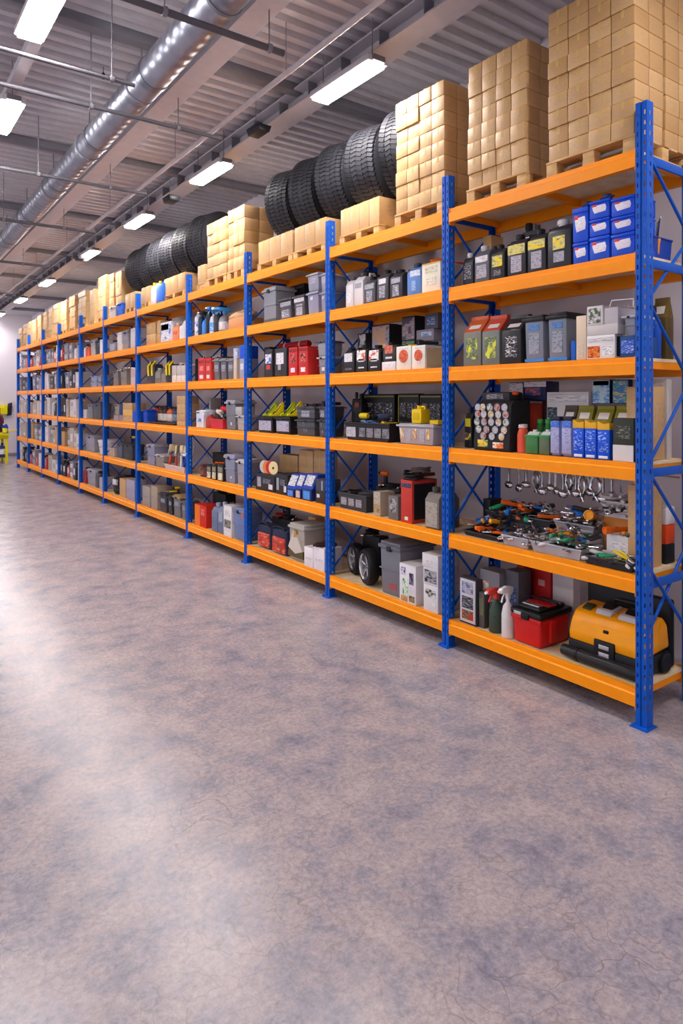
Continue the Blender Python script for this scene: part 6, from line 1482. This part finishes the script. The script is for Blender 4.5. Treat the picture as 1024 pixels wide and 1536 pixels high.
# ================================================================ workbench in the far corner
wb = root('workbench', (2.07, 18.55, 0))
yl = M('e8d40c', .4)
part(MB().box(0, 1.05, 0, .75, .70, .76, .006), 'bench_top', yl, wb); part(MB().box(.02, 1.03, .02, .73, .62, .70, .004), 'apron', M('c8b408', .45), wb)
for x, y in ((.03, .03), (.96, .03), (.03, .66), (.96, .66)): part(MB().box(x, x + .06, y, y + .06, 0, .63, .004), 'leg', yl, wb)
part(MB().box(.06, .99, .06, .69, .16, .19, .003), 'lower_shelf', M('3a3a40'), wb)
tag(wb, 'yellow workbench at the left edge by the far wall', 'workbench')
def heap(n, c, x, y, zz, s, lab, cat):
    r = root(n, (x, y, zz))
    bb = MB(); bb.lathe([(.001, 0), (.8, .02), (1, .3), (.9, .75), (.5, .98), (.001, 1)], 18)
    for v in bb.bm.verts: v.co = Vector((v.co.x * s[0] + .02 * math.sin(v.co.z * 9), v.co.y * s[1] + .02 * math.sin(v.co.x * 8), v.co.z * s[2]))
    part(bb, 'bag_body', M(c, .6), r)
    part(MB().tube([(0, -s[1] * .4, s[2] * .93), (0, -s[1] * .2, s[2] * 1.12), (0, s[1] * .2, s[2] * 1.12), (0, s[1] * .4, s[2] * .93)], .015, 8), 'carry_handle', M('1c1c20', .5), r)
    tag(r, lab, cat)
heap('tool_bag', '262c40', 2.8, 18.85, .761, (.17, .2, .42), 'tall dark navy bag on the yellow workbench', 'bag')
heap('tool_bag', '5c1c2c', 2.99, 19.16, .761, (.1, .1, .46), 'dark maroon bag behind blue jug on workbench', 'bag')
r = root('fluid_canister', (2.98, 18.7, .761)); canister(r, .2, .12, .24, c='1c3c9c', cap='d8d8dc', labs=[(0, .4, .5, .4, PRT('4a8cd8', 'd8e0f0'))]); tag(r, 'blue jug on the right end of yellow workbench', 'jug')
r = root('bottle', (2.9, 18.75, .192)); bottle(r, .16, .16, .32, c='2c3c6c', labs=[TW]); tag(r, 'navy bottle with white label beneath yellow workbench', 'bottle')
heap('tool_bag', '2c3448', 2.55, 18.9, .192, (.2, .2, .3), 'slate bag on the lower shelf of workbench', 'bag')
r = root('cable_reel', (3.36, YF - .002, 1.33))
part(MB().box(-.09, .09, -.16, 0, -.13, .13, .01), 'yellow_body', yl, r); part(MB().box(-.2, -.09, -.13, 0, -.1, .06, .01), 'motor_end', M('3a3034', .4), r)
part(MB().prism([(.09, -.18), (.2, -.16), (.22, .2), (.12, .17)], -.13, -.02, 'y', .008), 'black_guard', M('26262b', .4), r)
tag(r, 'yellow and black power tool mounted on far wall', 'power tool')
r = root('clamp_lamp', (3.003, PY[11], .88))
part(MB().lathe([(0, -.05), (.05, -.05), (.055, .05), (0, .05)], 14, (-.16, 0, 0), 'z'), 'lamp_head', yl, r); part(MB().tube([(-.11, 0, 0), (-.02, 0, .0), (.096, -.02, .0)], .014, 8), 'arm', yl, r)
tag(r, 'small yellow clamp lamp on the last rack post', 'lamp')
# ---------------------------------------------------------------- labels: single every article out
def finish():
    from collections import defaultdict
    gp = defaultdict(list)
    for p in PLACED: gp[(p[1], p[3], p[4])].append(p)
    for (look, b, L), ps in gp.items():
        base = '%s, %s, %s' % (look, SHN[L], BAYN[b])
        n = len(ps)
        ps.sort(key=lambda p: (-round(p[0].location.y, 3), p[0].location.z))
        for i, p in enumerate(ps):
            lab = base
            if n == 2: lab += ', ' + ('left' if i == 0 else 'right') + ' one'
            elif n > 2: lab += ', %s from left' % ORD[i + 1]
            if b > 1 and b < 11 and len(lab.split()) <= 14: lab = lab.replace(BAYN[b], BAYN[b] + ' from right', 1)
            if len(lab.split()) > 16: print('LONG LABEL', len(lab.split()), lab)
            tag(p[0], lab, p[2], p[5])
finish()
labs = {}
for o in COL.objects:
    if o.parent is None and 'label' in o.keys():
        if o['label'] in labs: print('DUP', o['label'])
        labs[o['label']] = 1
